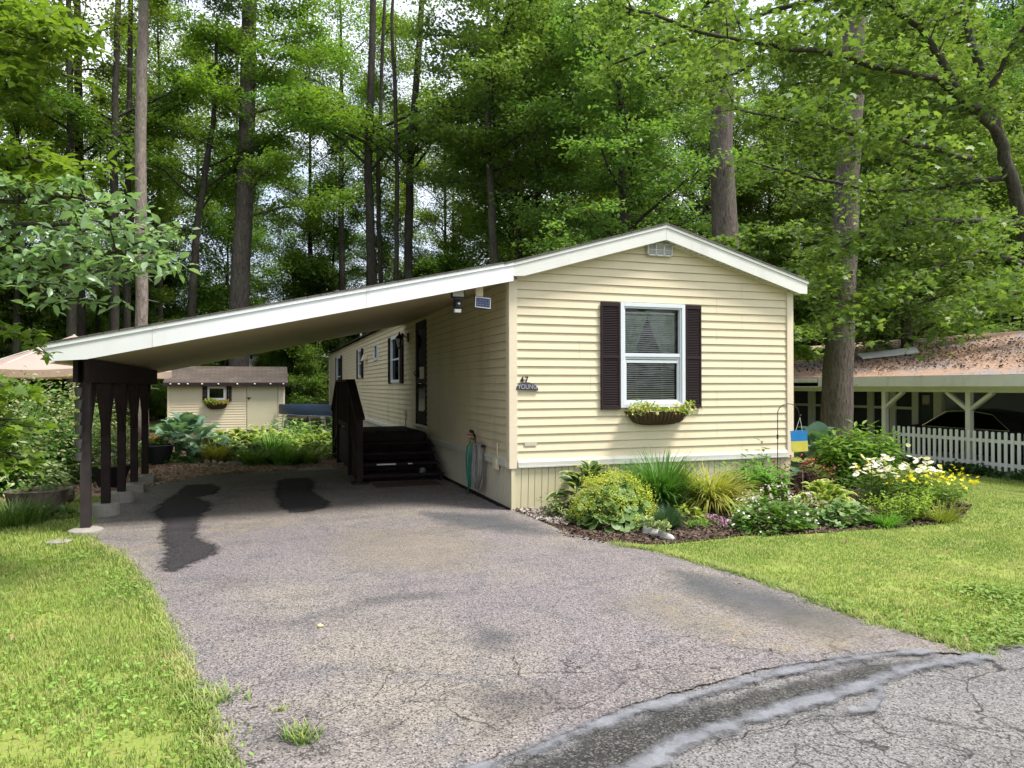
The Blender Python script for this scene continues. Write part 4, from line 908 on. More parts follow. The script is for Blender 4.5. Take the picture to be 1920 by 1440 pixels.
# ================================================================== NEIGHBOUR'S HOME, FENCE, CAR
NX = 13.5
nb = empty('neighbour_house', (NX+1, 6, -.6), 'low white-trimmed neighbouring home with pine needles on its porch roof', 'house')
nz = -.6
def eaveZ(): return 1.52
mb = MB()
y0, y1 = -4.0, 26.0
ez = 1.76; sl2 = .235
mb.prism([(NX-.42, y0, ez), (NX+5.6, y0, ez+sl2*6.02), (NX+5.6, y0, ez+sl2*6.02-.06), (NX-.42, y0, ez-.06)], (0, y1-y0, 0)); 
def needle_roof():
    t = NT('needle_covered_roof'); P = t.co()
    n1 = t.noise(1.1, 6, .7, t.co((1, .5, 1)), .5); nf = t.noise(38, 5, .75, t.co((1, .6, 1)))
    base = t.mix(t.ramp(nf, [(.4, 0.0), (.6, 1.0)]), (.20, .19, .20), (.30, .29, .30))
    need = t.mix(t.ramp(nf, [(.35, 0.0), (.65, 1.0)]), (.22, .14, .10), (.46, .32, .24))
    col = t.mix(t.ramp(n1, [(.40, 0.0), (.50, 1.0)]), base, need)
    v = t.noise(9, 3, .6, P); col = t.mix(t.ramp(v, [(.60, 0.0), (.66, .85)]), col, (.07, .045, .035))
    return t.done(t.bsdf(col, .95, nf, .7, .02, spec=.1))
m_needle = needle_roof()
mb.build('roof', m_needle, nb)
mb = MB(); mb.prism([(NX+5.6, y0, ez+sl2*6.02), (NX+11, y0, ez-.3), (NX+11, y0, ez-.36), (NX+5.6, y0, ez+sl2*6.02-.06)], (0, y1-y0, 0)); mb.build('roof', m_roof, nb)
mb = MB(); mb.box(NX-.44, NX-.40, y0, 9.6, ez-.27, ez-.01); mb.build('fascia', m_whitew, nb)
mb = MB(); mb.box(NX-.44, NX-.36, 9.65, y1, ez-.16, ez-.03); mb.build('gutter', m_whitew, nb, bevel=.02)
mb = MB(); mb.box(NX-.40, NX+5.4, y0, y1, ez-.30, ez-.27); mb.v = [(a, b, c+ (a-NX+.4)*.0) for a, b, c in mb.v]; mb.build('ceiling', paint('porch_ceiling', (.55, .55, .52)), nb)
mb = MB(); mb.box(NX-.05, NX+.12, y0, y1, ez-.42, ez-.30); mb.build('header_beam', m_whitew, nb)
WX = NX+2.3
yA = PX(1288, 760, WX)[1]; 
# porch back wall: framed screens. x positions read along the wall
def wall_y(px): return PX(px, 770, NX+.0)[1]
ys_posts = [wall_y(p) for p in (1525, 1608, 1632)]
for p in (1500, 1523, 1607, 1637, 1690, 1722):
    pass
m_nwhite = paint('neighbour_white', (.58, .59, .56), .6, .05, 2)
py_ = lambda px, x=WX: PX(px, 770, x)[1]
cols = [(1488, 1490), (1517, 1530), (1595, 1600), (1628, 1640), (1670, 1681), (1712, 1724)]
mb = MB()
for a, b in cols:
    ya_, yb2 = sorted((py_(a), py_(b))); mb.box(WX-.05, WX, ya_, yb2, nz, ez-.3)
ylo, yhi = py_(1724), py_(1440)
mb.box(WX-.045, WX-.005, ylo, yhi, .78, .86); mb.box(WX-.045, WX-.005, ylo, yhi, ez-.45, ez-.3); mb.box(WX-.045, WX-.005, ylo, yhi, nz, nz+.5)
mb.build('screen_frame', m_nwhite, nb)
mb = MB(); mb.box(WX+.0, WX+.02, ylo, yhi, nz, ez-.3); mb.build('screen', paint('dark_screen', (.022, .026, .045), .35, .3, 2), nb)
d_a, d_b = sorted((py_(1724), py_(1753)))
mb = MB(); mb.box(WX-.02, WX+.02, d_a, d_b, nz, ez-.3); mb.box(WX-.04, WX-.02, d_a, d_a+.06, nz, ez-.3); mb.box(WX-.04, WX-.02, d_b-.06, d_b, nz, ez-.3); mb.box(WX-.04, WX-.02, d_a+.06, d_b-.06, .74, .82)
dr = mb.build('door', paint('teal_door', (.02, .045, .06), .5), nb)
mb = MB(); yc_ = (d_a+d_b)/2; mb.box(WX-.05, WX-.021, yc_-.12, yc_+.12, .95, 1.22); mb.build('poster', paint('door_poster', (.35, .36, .36)), dr)
mb = MB(); mb.box(WX-.06, WX-.051, yc_-.15, yc_-.05, .93, .98); mb.box(WX-.06, WX-.051, yc_+.03, yc_+.12, .93, .98); mb.build('red_light', m_rust, dr)
d_c = py_(1768)
mb = MB(); mb.box(WX-.06, WX, d_c, d_a, nz, ez-.3); mb.build('door_frame', m_nwhite, nb)
mb = MB(); mb.box(WX+.0, WX+3.6, d_c-.05, d_c, nz, 2.2); mb.box(WX+3.4, WX+3.5, y0, d_c-.05, nz, 2.2); mb.build('carport_wall', paint('grey_siding', (.36, .38, .40), .6, .05, 2), nb)  # plain grey wall at the rear of the carport
# posts with knee braces
for px in (1660, 1818, 2020):
    y = PX(px, 770, NX+.03)[1]; mb = MB(); mb.box(NX-.04, NX+.09, y-.065, y+.065, nz, ez-.42); mb.build('post', m_whitew, nb, bevel=.006)
    for s_ in (-1, 1):
        if px == 1660 and s_ == 1: continue
        mb = MB(); mb.beam((NX+.025, y+s_*.05, .98-.05), (NX+.025, y+s_*.62, ez-.42), .08, .11, up=(1, 0, 0)); mb.build('knee_brace', m_whitew, nb)
# fence
fn = empty('picket_fence', (NX-.1, 4, nz), 'white picket fence in front of the neighbour\'s carport', 'fence')
yF1 = PX(1676, 770, NX-.1)[1]; y = yF1; yend = PX(2100, 770, NX-.1)[1]
mb = MB(); mb.box(NX-.08, NX-.04, yend, yF1, nz+.22, nz+.30); mb.box(NX-.08, NX-.04, yend, yF1, nz+.76, nz+.84)
mb.build('rail', m_white, fn)
k = 0
while y > yend:
    mb = MB(); x0 = NX-.105; tp_ = nz+1.02+.01*math.sin(k*2.3)
    mb.prism([(x0, y-.037, nz+.07), (x0, y+.037, nz+.07), (x0, y+.037, tp_-.025), (x0, y+.025, tp_), (x0, y-.025, tp_), (x0, y-.037, tp_-.025)], (.022, 0, 0)); mb.build('picket', m_white, fn)
    y -= .158; k += 1
# fallen panel and cones on the roof
pn = MB(); q = PX(1655, 677, NX+2.4); 
zr_ = lambda x: ez+sl2*(x-NX+.42)
pn.prism([(NX+1.9, q[1]+.3, zr_(NX+1.9)+.05), (NX+2.35, q[1]+1.0, zr_(NX+2.35)+.12), (NX+3.1, q[1]-.6, zr_(NX+3.1)+.10), (NX+2.6, q[1]-1.2, zr_(NX+2.6)+.02)], (0, 0, .04)); tag(pn.build('roof_panel', m_whitew), 'loose flat white panel lying on the needle-strewn roof', 'panel')
k = 2200; cy2 = rng.uniform(-2, 17, k); cx2 = NX+rng.uniform(.1, 4.6, k)
P = np.column_stack([cx2, cy2, [zr_(a)+.03 for a in cx2]])
tag(link('pine_cones', scatter('pine_cones', T([(-.5,0,0),(0,-.3,.2),(.5,0,0),(0,.3,.2),(0,0,.45)], [(0,1,4),(1,2,4),(2,3,4),(3,0,4)]), P, rots(k, sd=.3), rng.uniform(.05, .13, k)), leafmat('cone_brown', (.05, .03, .022), (.10, .06, .04), trans=0, rough=.9)), 'dark pine cones and twigs scattered over the neighbour\'s roof', 'pine cones', kind='stuff')
k = 24000; cy2 = rng.uniform(-2, 18, k); cx2 = NX+rng.uniform(-.3, 5.2, k); kk = (np.sin(cx2*1.3)+np.sin(cy2*.8+cx2)+rng.normal(0, .6, k)) > -.4; cx2, cy2 = cx2[kk], cy2[kk]; k = len(cx2)
P = np.column_stack([cx2, cy2, ez+sl2*(cx2-NX+.42)+.015])
tag(link('pine_needles', blades('pine_needles', P, rng.uniform(0, 6.28, k), rng.uniform(.1, .22, k), rng.uniform(1.1, 1.5, k), .2, .014, 2), leafmat('needle_tan', (.34, .21, .15), (.56, .40, .30), trans=0, rough=.9)), 'reddish tan pine needles matted on the neighbour\'s roof', 'pine needles', kind='stuff')

def car(loc, rz, label, colr, name='parked_car'):
    t = empty(name, loc, label, 'car', rz=rz); m = paint('car_paint_'+colr[0], colr[1], .25, .03, 2, spec=.6)
    L = [(-2.3, .35, .55), (-2.35, .5, .8), (-2.2, .45, .95), (-1.6, .42, 1.0), (-.9, .4, 1.36), (-.2, .38, 1.44), (.5, .38, 1.40), (1.15, .38, 1.02), (1.9, .4, .90), (2.25, .42, .72), (2.3, .4, .5)]
    mb = MB(); sec = []
    for x, zb_, ztp in L:
        belt = min(ztp, .93 if abs(x) < 1.7 else ztp); hw = .9 if abs(x) < 2 else .8
        tw = .62 if ztp > 1.1 else hw*.85
        sec += [(x, -hw*.94, .25), (x, -hw, .55), (x, -hw*.97, belt), (x, -tw, ztp), (x, -tw*.5, ztp+.03), (x, tw*.5, ztp+.03), (x, tw, ztp), (x, hw*.97, belt), (x, hw, .55), (x, hw*.94, .25)]
    n = 10; fs = [(i*n+k, i*n+(k+1) % n, (i+1)*n+(k+1) % n, (i+1)*n+k) for i in range(len(L)-1) for k in range(n)]
    fs += [tuple(range(n))[::-1], tuple((len(L)-1)*n+k for k in range(n))]
    mb.add(sec, fs); mw = Matrix.LocRotScale(t.location, t.rotation_euler, None)
    def tw_(mb_): mb_.v = [tuple(mw @ Vector(v)) for v in mb_.v]; return mb_
    tw_(mb).build('body', m, t, smooth=True)
    for s_ in (-1, 1):
        mb = MB(); mb.prism([(-1.45, s_*.885, .96), (-.85, s_*.665, 1.31), (-.2, s_*.655, 1.39), (.45, s_*.66, 1.35), (1.02, s_*.885, .97)], (0, -s_*.03, 0)); mb.v = [(a, b+s_*.018, c) for a, b, c in mb.v]; tw_(mb).build('side_window', m_glassd, t)
        mb = MB(); mb.tube([(-1.5, s_*.91, .955), (-.87, s_*.69, 1.335), (-.2, s_*.68, 1.42), (.5, s_*.68, 1.385), (1.1, s_*.905, .965)], .009, 5); mb.tube([(-1.5, s_*.905, .945), (1.1, s_*.905, .955)], .009, 5); tw_(mb).build('chrome_trim', paint('chrome', (.6, .6, .6), .15, metal=.9), t)
        for x in (-1.4, 1.4):
            mb = MB(); v0 = len(mb.v); mb.lathe((0, 0, 0), [(.2, -.1), (.31, -.1), (.33, -.06), (.33, .06), (.31, .1), (.2, .1)], 22); mb.v = [(a+x, s_*.82+c, .33+b) for a, b, c in mb.v]; wh = tw_(mb).build('wheel', m_black, t, smooth=True)
            mb = MB(); mb.lathe((0, 0, 0), [(.0, .07), (.05, .09), (.2, .075), (.21, .09)], 12); mb.v = [(a+x, s_*(.82+c), .33+b) for a, b, c in mb.v]; tw_(mb).build('rim', paint('alloy', (.4, .4, .42), .3, metal=.8), wh)
        mb = MB(); mb.blob((2.18, s_*.62, .68), (.1, .17, .07)); tw_(mb).build('headlight', m_glass, t)
    return t
car((NX+2.55, PX(1700, 800, NX+1.6)[1]-1.6, nz), R(90), 'dark sedan parked under the neighbour\'s white carport', ('navy', (.014, .014, .04)))

# ================================================================== BACK YARD: SHED, CANOE, UMBRELLA
SD = 24.5
sA, sB = D(315, 760, SD-.4), D(533, 760, SD+.75)
ex = (sB-sA); Ls = np.linalg.norm(ex[:2]); ang = math.atan2(ex[1], ex[0])
sh = empty('garden_shed', (sA[0], sA[1], 0), 'small cream garden shed with brown roof, cream door and window box', 'shed', rz=ang)
sw = Matrix.LocRotScale(sh.location, sh.rotation_euler, None)
def S_(mb_): mb_.v = [tuple(sw @ Vector(v)) for v in mb_.v]; return mb_
zs1 = 1.68; dep = 2.4
sx = lambda px: (px-315)/(533-315)*Ls
mb = MB(); clapboards(mb, 'x', 0.0, sx(460), .0, zs1, 0, -1, [(sx(388), sx(419), 1.1, 1.5)], .085); clapboards(mb, 'x', sx(521), Ls, .0, zs1, 0, -1, (), .085); mb.box(0, .03, .0, dep, 0, zs1); mb.box(Ls-.03, Ls, .0, dep, 0, zs1); mb.box(0, Ls, dep-.03, dep, 0, zs1); mb.box(sx(380), sx(430), .1, .12, .9, zs1-.05)
S_(mb).build('siding', m_siding, sh)
mb = MB(); mb.box(sx(461), sx(520), -.03, .0, .05, zs1-.06); dd = S_(mb).build('door', paint('shed_door', (.55, .51, .36), .5, .04, 3), sh, bevel=.005)
mb = MB(); mb.box(sx(461)-.02, sx(461)+.12, -.045, -.03, 1.12, 1.15); mb.box(sx(461)+.04, sx(461)+.07, -.06, -.03, 1.08, 1.15); S_(mb).build('latch', m_black, dd)
for a_, b_ in ((-.02, .05), (Ls-.05, Ls+.02)): mb = MB(); mb.box(a_, b_, -.03, .0, 0, zs1); S_(mb).build('corner_trim', m_trim, sh)
mb = MB(); mb.prism([(-.12, -.22, zs1-.02), (-.12, dep*.5, zs1+.55), (-.12, dep+.22, zs1-.02), (-.12, dep+.22, zs1-.10), (-.12, dep*.5, zs1+.47), (-.12, -.22, zs1-.10)], (Ls+.24, 0, 0)); S_(mb).build('roof', m_roofshed, sh)
mb = MB(); mb.box(-.14, Ls+.14, -.25, -.225, zs1-.14, zs1-.03); S_(mb).build('gutter_board', m_brown, sh)
mb = MB(); frame(mb, sx(388)-.03, sx(419)+.03, 1.07, 1.53, .07, -.04, .0); wn = S_(mb).build('window', m_white, sh); mb = MB(); mb.box(sx(388), sx(419), .005, .01, 1.1, 1.5); S_(mb).build('pane', m_glassd, wn)
for a in (sx(379), sx(424)):
    mb = MB(); 
    for k in range(3): mb.box(a+k*.055-.02, a+k*.055+.02, -.045, -.02, 1.03-.02*(k == 1), 1.57+.03*(k == 1))
    mb.box(a-.02, a+.13, -.05, -.045, 1.15, 1.19); mb.box(a-.02, a+.13, -.05, -.045, 1.42, 1.46); S_(mb).build('shutter', m_shutter, sh)
for k, px in enumerate((321, 336, 352, 378, 408, 443, 476, 506, 531)):
    mb = MB(); mb.blob((sx(px), -.27, zs1-.07), (.03, .03, .022)); tag(S_(mb).build('string_light', m_white), ('leftmost', 'second', 'third', 'fourth', 'middle', 'sixth', 'seventh', 'eighth', 'rightmost')[k]+' white light bulb in the string along the shed eave', 'string light', 'white lights strung along the shed eave')
cn = D(592, 768, 23.5); an = R(118)
ct = empty('canoe', (cn[0], cn[1], 0), 'blue canoe lying upside down beside the shed', 'canoe', rz=an)
mb = MB(); n = 15; seg = 9; vs = []
for i in range(n):
    u = i/(n-1)*2-1; wv = .42*(1-abs(u)**2.6)+.01; h_ = .34*(1-.15*u*u)
    for j in range(seg):
        a = math.pi*j/(seg-1); vs.append((u*2.3, -wv*math.cos(a), .62+h_*math.sin(a)**.8-(.0)))
mb.add(vs, [(i*seg+j, i*seg+j+1, (i+1)*seg+j+1, (i+1)*seg+j) for i in range(n-1) for j in range(seg-1)]); mw = Matrix.LocRotScale(ct.location, ct.rotation_euler, None)
mb.v = [tuple(mw @ Vector(v)) for v in mb.v]; mb.build('hull', paint('blue_hull', (.006, .018, .04), .5, .1, 3), ct, smooth=True)
mb = MB(); mb.tube([(-2.3, 0, .63), (-1, -.42, .6), (0, -.44, .59), (1, -.42, .6), (2.3, 0, .63)], .02, 6); mb.tube([(-2.3, 0, .63), (-1, .42, .6), (0, .44, .59), (1, .42, .6), (2.3, 0, .63)], .02, 6); mb.v = [tuple(mw @ Vector(v)) for v in mb.v]; mb.build('gunwale', paint('pale_rim', (.10, .14, .17)), ct)
for u in (-1.1, 1.1):
    th = empty('sawhorse', tuple(mw @ Vector((u, 0, 0))), ('grey', 'pale')[u > 0]+' wooden sawhorse under the '+('left', 'right')[u > 0]+' end of the canoe', 'sawhorse', rz=an)
    mb = MB(); mb.beam((u, -.5, .56), (u, .5, .56), .09, .06); 
    mb.v = [tuple(mw @ Vector(v)) for v in mb.v]; mb.build('top_beam', paint('old_wood', (.30, .27, .22), .8, .2, 8, .5), th)
    for a_ in (-.4, .4):
        for s_ in (-1, 1):
            mb = MB(); mb.beam((u, a_, .55), (u+s_*.2, a_, 0), .06, .03); mb.v = [tuple(mw @ Vector(v)) for v in mb.v]; mb.build('leg', m_conc, th)
# patio umbrella
uc = D(139, 690, 15.0); um = empty('patio_umbrella', (uc[0], uc[1], 0), 'large faded pink patio umbrella behind the left end of the carport', 'umbrella')
zp, zrim, ru = PY(139, 628, uc[1])[2], 1.86, 1.82
mb = MB(); vs = [(uc[0], uc[1], zp)]; n = 8
for ring, (fr, ff) in enumerate(((.5, .56), (1, 1))):
    for k in range(n*4):
        a = 2*math.pi*k/(n*4)+.2; sc = 1-.05*math.sin(math.pi*(k % 4)/4)*ring; r = ru*fr*sc; vs.append((uc[0]+r*math.cos(a), uc[1]+r*math.sin(a), zp-(zp-zrim)*ff-.03*math.sin(math.pi*(k % 4)/4)))
for k in range(n*4):
    a = vs[1+n*4+k]; vs.append((a[0], a[1], a[2]-.14))
m_ = n*4; fs = [(0, 1+k, 1+(k+1) % m_) for k in range(m_)]+[(1+k, 1+m_+k, 1+m_+(k+1) % m_, 1+(k+1) % m_) for k in range(m_)]+[(1+m_+k, 1+2*m_+k, 1+2*m_+(k+1) % m_, 1+m_+(k+1) % m_) for k in range(m_)]
mb.add(vs, fs); mb.build('canopy', leafmat('pink_canvas', (.58, .44, .41), (.58, .44, .41), trans=.35, rough=.9), um)
mb = MB(); mb.tube([(uc[0], uc[1], 0), (uc[0], uc[1], zp+.01)], .022, 8); mb.build('pole', m_whitew, um)
for k in range(n):
    a = 2*math.pi*k/n+.2; mb = MB(); mb.tube([(uc[0], uc[1], zp-.03), (uc[0]+ru*math.cos(a), uc[1]+ru*math.sin(a), zrim-.02)], .008, 4); mb.build('rib', m_whitew, um)
# neighbour trailer glimpsed between the trunks
fh_ = D(565, 690, 42); fx = empty('distant_home', (fh_[0], fh_[1], 0), 'grey mobile home half hidden in the woods behind the shed', 'mobile home')
mb = MB(); mb.box(fh_[0]-3.5, fh_[0]+7, fh_[1], fh_[1]+4, .3, 2.6); mb.build('wall', paint('grey_wall', (.28, .30, .32)), fx)
mb = MB(); mb.prism([(fh_[0]-3.8, fh_[1]-.3, 2.61), (fh_[0]-3.8, fh_[1]+2, 3.3), (fh_[0]-3.8, fh_[1]+4.3, 2.61)], (11, 0, 0)); mb.build('roof', paint('pale_roof', (.42, .44, .47)), fx)
for i in range(3):
    mb = MB(); mb.box(fh_[0]-2.5+i*3, fh_[0]-1.4+i*3, fh_[1]-.03, fh_[1]-.01, 1.3, 2.2); mb.build('window', m_dark, fx)

# ================================================================== TREES
m_barkd = bark('dark_bark', (.018, .016, .014), (.055, .048, .04)); m_barkp = bark('pine_bark', (.042, .035, .032), (.15, .125, .112), .22, 16, 1)
m_barkl = bark('light_bark', (.11, .09, .08), (.27, .225, .20), .3, 18, .7); m_barkm = bark('maple_bark', (.028, .025, .02), (.09, .08, .065), .3, 14, .8)
m_leafA = leafmat('maple_leaf', (.12, .215, .03), (.27, .36, .06), trans=.5)
m_leafB = leafmat('beech_leaf', (.075, .155, .03), (.17, .27, .05), trans=.5)
m_leafN = leafmat('near_maple_leaf', (.12, .235, .06), (.28, .40, .105), trans=.48)
m_leafP = leafmat('pine_needle', (.03, .075, .03), (.06, .11, .05), trans=.2)
def leafcloud(name, centers, per, a, flat, size, tpl, sdv=.45):
    C_ = np.repeat(np.array(centers), per, 0); n = len(C_); d = rng.normal(0, 1, (n, 3)); d /= np.linalg.norm(d, axis=1)[:, None]+1e-9
    d *= (rng.random(n)**.5)[:, None]; A = a*np.repeat(rng.uniform(.6, 1.3, len(centers)), per)
    P = C_+d*np.stack([A, A, A*flat], 1); P[:, 2] -= (d[:, 0]**2+d[:, 1]**2)*A*.15
    return scatter(name, tpl, P, rots(n, sd=sdv), size*rng.uniform(.6, 1.25, n))
def tree_wood(seed, H, r0, cb, cr, nl, up=.6, wig=.15, trunk_seg=10, prof=None):
    r_ = random.Random(seed); mbt, mbl = MB(), MB(); cen = []
    n = 12; pts = []; wx = wy = 0; lean = (r_.uniform(-.03, .03), r_.uniform(-.03, .03))
    for i in range(n+1):
        t = i/n; wx += r_.uniform(-wig, wig)*.4; wy += r_.uniform(-wig, wig)*.4; pts.append(Vector((wx*t+lean[0]*H*t, wy*t+lean[1]*H*t, H*t-.3*(i == 0))))
    rad = [r0*(1.25 if i == 0 else 1)*(1-.9*(i/n)**1.1)+.008 for i in range(n+1)]
    mbt.tube(pts, rad, trunk_seg, noise=.05)
    at_ = lambda t: pts[min(n-1, int(t*n))].lerp(pts[min(n, int(t*n)+1)], t*n-int(t*n))
    prof = prof or (lambda s: math.sin(math.pi*min(1, .22+.78*s))**.7)
    for i in range(nl):
        s = (i+r_.random()*.8)/nl; t = cb/H+(1-cb/H)*s*.97; az = i*2.4+r_.uniform(-.5, .5); L = cr*prof(s)*r_.uniform(.65, 1.2)
        if L < .3: L = .3
        p = at_(t); d = Vector((math.cos(az), math.sin(az), up+s*.7+r_.uniform(-.15, .15))).normalized(); P = [p]
        for k in range(5): d = (d+Vector((r_.uniform(-.2, .2), r_.uniform(-.2, .2), -.06*(k > 1)+r_.uniform(-.1, .1)))).normalized(); P.append(P[-1]+d*L/5)
        rl = max(.012, rad[min(n, int(t*n))]*.42); mbl.tube(P, [rl*(1-.85*k/5) for k in range(6)], 5, cap=False)
        for k in range(2, 6):
            for sgn in (-1, 1):
                dd = (P[k]-P[k-1]).normalized(); sd_ = dd.cross(Vector((0, 0, 1))).normalized()*sgn; L2 = L*.42*(1-.12*k)*r_.uniform(.6, 1.3)
                q = P[k]+(dd*.5+sd_+Vector((0, 0, r_.uniform(-.55, .75)))).normalized()*L2
                mbl.tube([P[k], P[k].lerp(q, .5)+Vector((0, 0, L2*.06)), q], [rl*.3, rl*.2, .004], 3, cap=False); cen += [P[k].lerp(q, .55), q]
        cen += [P[-1], P[-2]]
    return mbt, mbl, [tuple(c) for c in cen]
class Tree:
    def __init__(s, name, wood, leafm, mats, size=1): s.p = (name, wood, leafm, mats)
protos = {}
def proto(key, seed, H, r0, cb, cr, nl, per, a, flat, size, leafm, barkm, tpl=T_RH, up=.55, wig=.2, prof=None):
    mbt, mbl, cen = tree_wood(seed, H, r0, cb, cr, nl, up, wig, prof=prof)
    tm = mbt.mesh(key+'_trunk', True); tm.materials.append(barkm); lm = mbl.mesh(key+'_limbs', True); lm.materials.append(barkm)
    cm = leafcloud(key+'_crown', cen, per, a, flat, size, tpl); cm.materials.append(leafm); protos[key] = (tm, lm, cm)
def place(key, name, x, y, rz, s, label, cat='tree', group=None, sz=None):
    e = empty(name, (x, y, zg(x, y)-.02), label, cat, group, rz); e.scale = (s, s, sz or s)
    for nm, me in zip(('trunk', 'limbs', 'crown'), protos[key]):
        o = bpy.data.objects.new(nm, me); COL.objects.link(o); o.parent = e
    return e
proto('tallA', 11, 24, .20, 10.5, 3.8, 24, 52, .85, .8, .155, m_leafA, m_barkd)
proto('tallB', 12, 23, .24, 7.0, 3.8, 28, 56, .85, .8, .155, m_leafB, m_barkd)
proto('tallC', 13, 19, .16, 5.0, 3.0, 26, 62, .8, .8, .15, m_leafA, m_barkd)
proto('thin', 14, 17, .09, 5.0, 1.9, 24, 34, .6, .8, .14, m_leafA, m_barkd, wig=.35)
proto('mid', 24, 13.5, .10, 3.0, 2.9, 30, 52, .75, .8, .14, m_leafB, m_barkd, wig=.3, prof=lambda s: 1-.5*abs(s-.4))
proto('under', 15, 7.0, .06, .8, 2.2, 26, 80, .65, .65, .13, m_leafB, m_barkd, up=.15, prof=lambda s: (1-s*.7))
proto('underB', 16, 5.0, .05, .3, 2.0, 24, 80, .6, .7, .13, m_leafA, m_barkd, up=.15, prof=lambda s: (1-s*.6))
proto('pine', 17, 20, .22, 6, 3.2, 34, 90, .6, .25, .14, m_leafP, m_barkp, tpl=T_LN, up=.0, prof=lambda s: 1.05-s*.8)
r_ = random.Random(21)
def polar(px, d): q = D(px, 722, d); return q[0], q[1]
GF = 'leafy trees crowded in the woods behind the home'
trees = []
# far rows
for i in range(46):
    px = -120+i*48+r_.uniform(-25, 25); d = r_.uniform(36, 52)
    gap = 60 < px < 1000
    if gap and i % 2: continue
    key = r_.choice(['tallA', 'tallB']) if not gap else r_.choice(['tallA', 'tallA', 'thin'])
    if px > 1000: key = r_.choice(['tallB', 'tallC', 'tallC', 'tallB'])
    trees.append((px, d, key, r_.uniform(.85, 1.15)))
for i in range(34):
    px = -150+i*64+r_.uniform(-30, 30); d = r_.uniform(27, 36)
    if 1490 < px: d = r_.uniform(32, 42)
    gap = 60 < px < 900
    key = r_.choice(['tallA', 'thin', 'tallA', 'thin']) if gap else r_.choice(['tallC', 'tallB', 'tallC'])
    trees.append((px, d, key, r_.uniform(.8, 1.1)))
def clear(x, y):
    return not ((-2.5 < x < 6.5 and y < 28.5) or (9.5 < x < 26 and y < 29) or (-8.5 < x < -1 and y < 26))
spots = [(-999, 'beyond the left picture edge'), (0, 'at the far left of the woods'), (150, 'behind the left end of the carport roof'), (300, 'above the garden shed'), (430, 'right of the stout pine trunk'), (560, 'above the middle of the carport roof'), (690, 'around the dark clump of stems'),
         (820, 'above the right part of the carport roof'), (950, 'where the carport roof meets the gable'), (1080, 'behind the left slope of the gable'), (1230, 'behind the gable peak'), (1370, 'behind the right slope of the gable'), (1500, 'behind the big furrowed pine'), (1650, 'above the left of the neighbour\'s roof'), (1780, 'above the neighbour\'s fence'), (1900, 'at the far right of the woods')]
kinds = {'tallA': ('high-crowned', 'forest_tree', 'tree'), 'tallB': ('broad leafy', 'forest_tree', 'tree'), 'tallC': ('bushy low-branched', 'forest_tree', 'tree'), 'thin': ('thin-stemmed', 'forest_tree', 'tree'), 'mid': ('leafy mid-height', 'forest_tree', 'tree'), 'under': ('low leafy', 'understory_tree', 'sapling'), 'underB': ('low shrubby', 'understory_tree', 'sapling')}
for i in range(50):
    px = -150+i*44+r_.uniform(-25, 25); d = r_.uniform(27, 48)
    if px > 1480: d = r_.uniform(34, 48)
    trees.append((px, d, r_.choice(['under', 'underB', 'under']), r_.uniform(.8, 1.3)))
for i in range(38):
    px = -130+i*56+r_.uniform(-30, 30); trees.append((px, r_.uniform(31, 52), 'mid', r_.uniform(.8, 1.25) if px > 900 else r_.uniform(.6, 1.0)))
bins = {}
for px, d, key, s in trees:
    x, y = polar(px, d)
    if not clear(x, y): 
        x, y = polar(px, d+12); d += 12
        if not clear(x, y): continue
    if px < -60 or px > 1990: continue
    where = [q[1] for q in spots if q[0] <= px][-1]; bins.setdefault((key, where), []).append((d, px, x, y, s))
rank = ['nearest', 'second nearest', 'third nearest', 'fourth nearest', 'fifth nearest', 'sixth nearest', 'seventh nearest']
for (key, where), L in bins.items():
    ad, nm, ct_ = kinds[key]
    for j, (d, px, x, y, s) in enumerate(sorted(L)):
        lab = f'{ad} {ct_} {where}' if len(L) == 1 else f'{rank[j]} {ad} {ct_} {where}'
        place(key, nm, x, y, r_.uniform(0, 6.28), s, lab, 'tree', 'trees of the woods behind the home')
# distant wood
n = 170; cen = []
for i in range(n):
    px = r_.uniform(-300, 2300); d = r_.uniform(58, 82); q = polar(px, d); top = 14 if px > 950 else 8.5
    for k in range(16): cen.append((q[0]+r_.uniform(-2, 2), q[1]+r_.uniform(-2, 2), r_.uniform(0, top)))
wm = leafcloud('distant_wood', cen, 26, 1.5, .6, .42, T_RH)
tag(link('distant_wood', wm, m_leafB), 'far dark green wood filling the gaps between the nearer trunks', 'wood', kind='stuff')

# unseen leaf masses added to shade the carport and plot (left side and across the road)
cen = []
for i in range(200):
    a = r_.uniform(0, 1)
    if i < 110: y = r_.uniform(-10, 30); x = -9.8-.34*max(0, y)-r_.uniform(0, 5)
    elif i < 170: x, y = r_.uniform(-24, 26), r_.uniform(-34, -22)
    else: x, y = r_.uniform(27, 34), r_.uniform(-25, 20)
    for k in range(14): cen.append((x+r_.uniform(-1.5, 1.5), y+r_.uniform(-1.5, 1.5), r_.uniform(.5, 12)))
tag(link('shade_wood', leafcloud('shade_wood', cen, 26, 1.4, .6, .42, T_RH), m_leafB), 'unseen leafy wood added to shade the plot from beyond the picture edges', 'wood', kind='stuff')
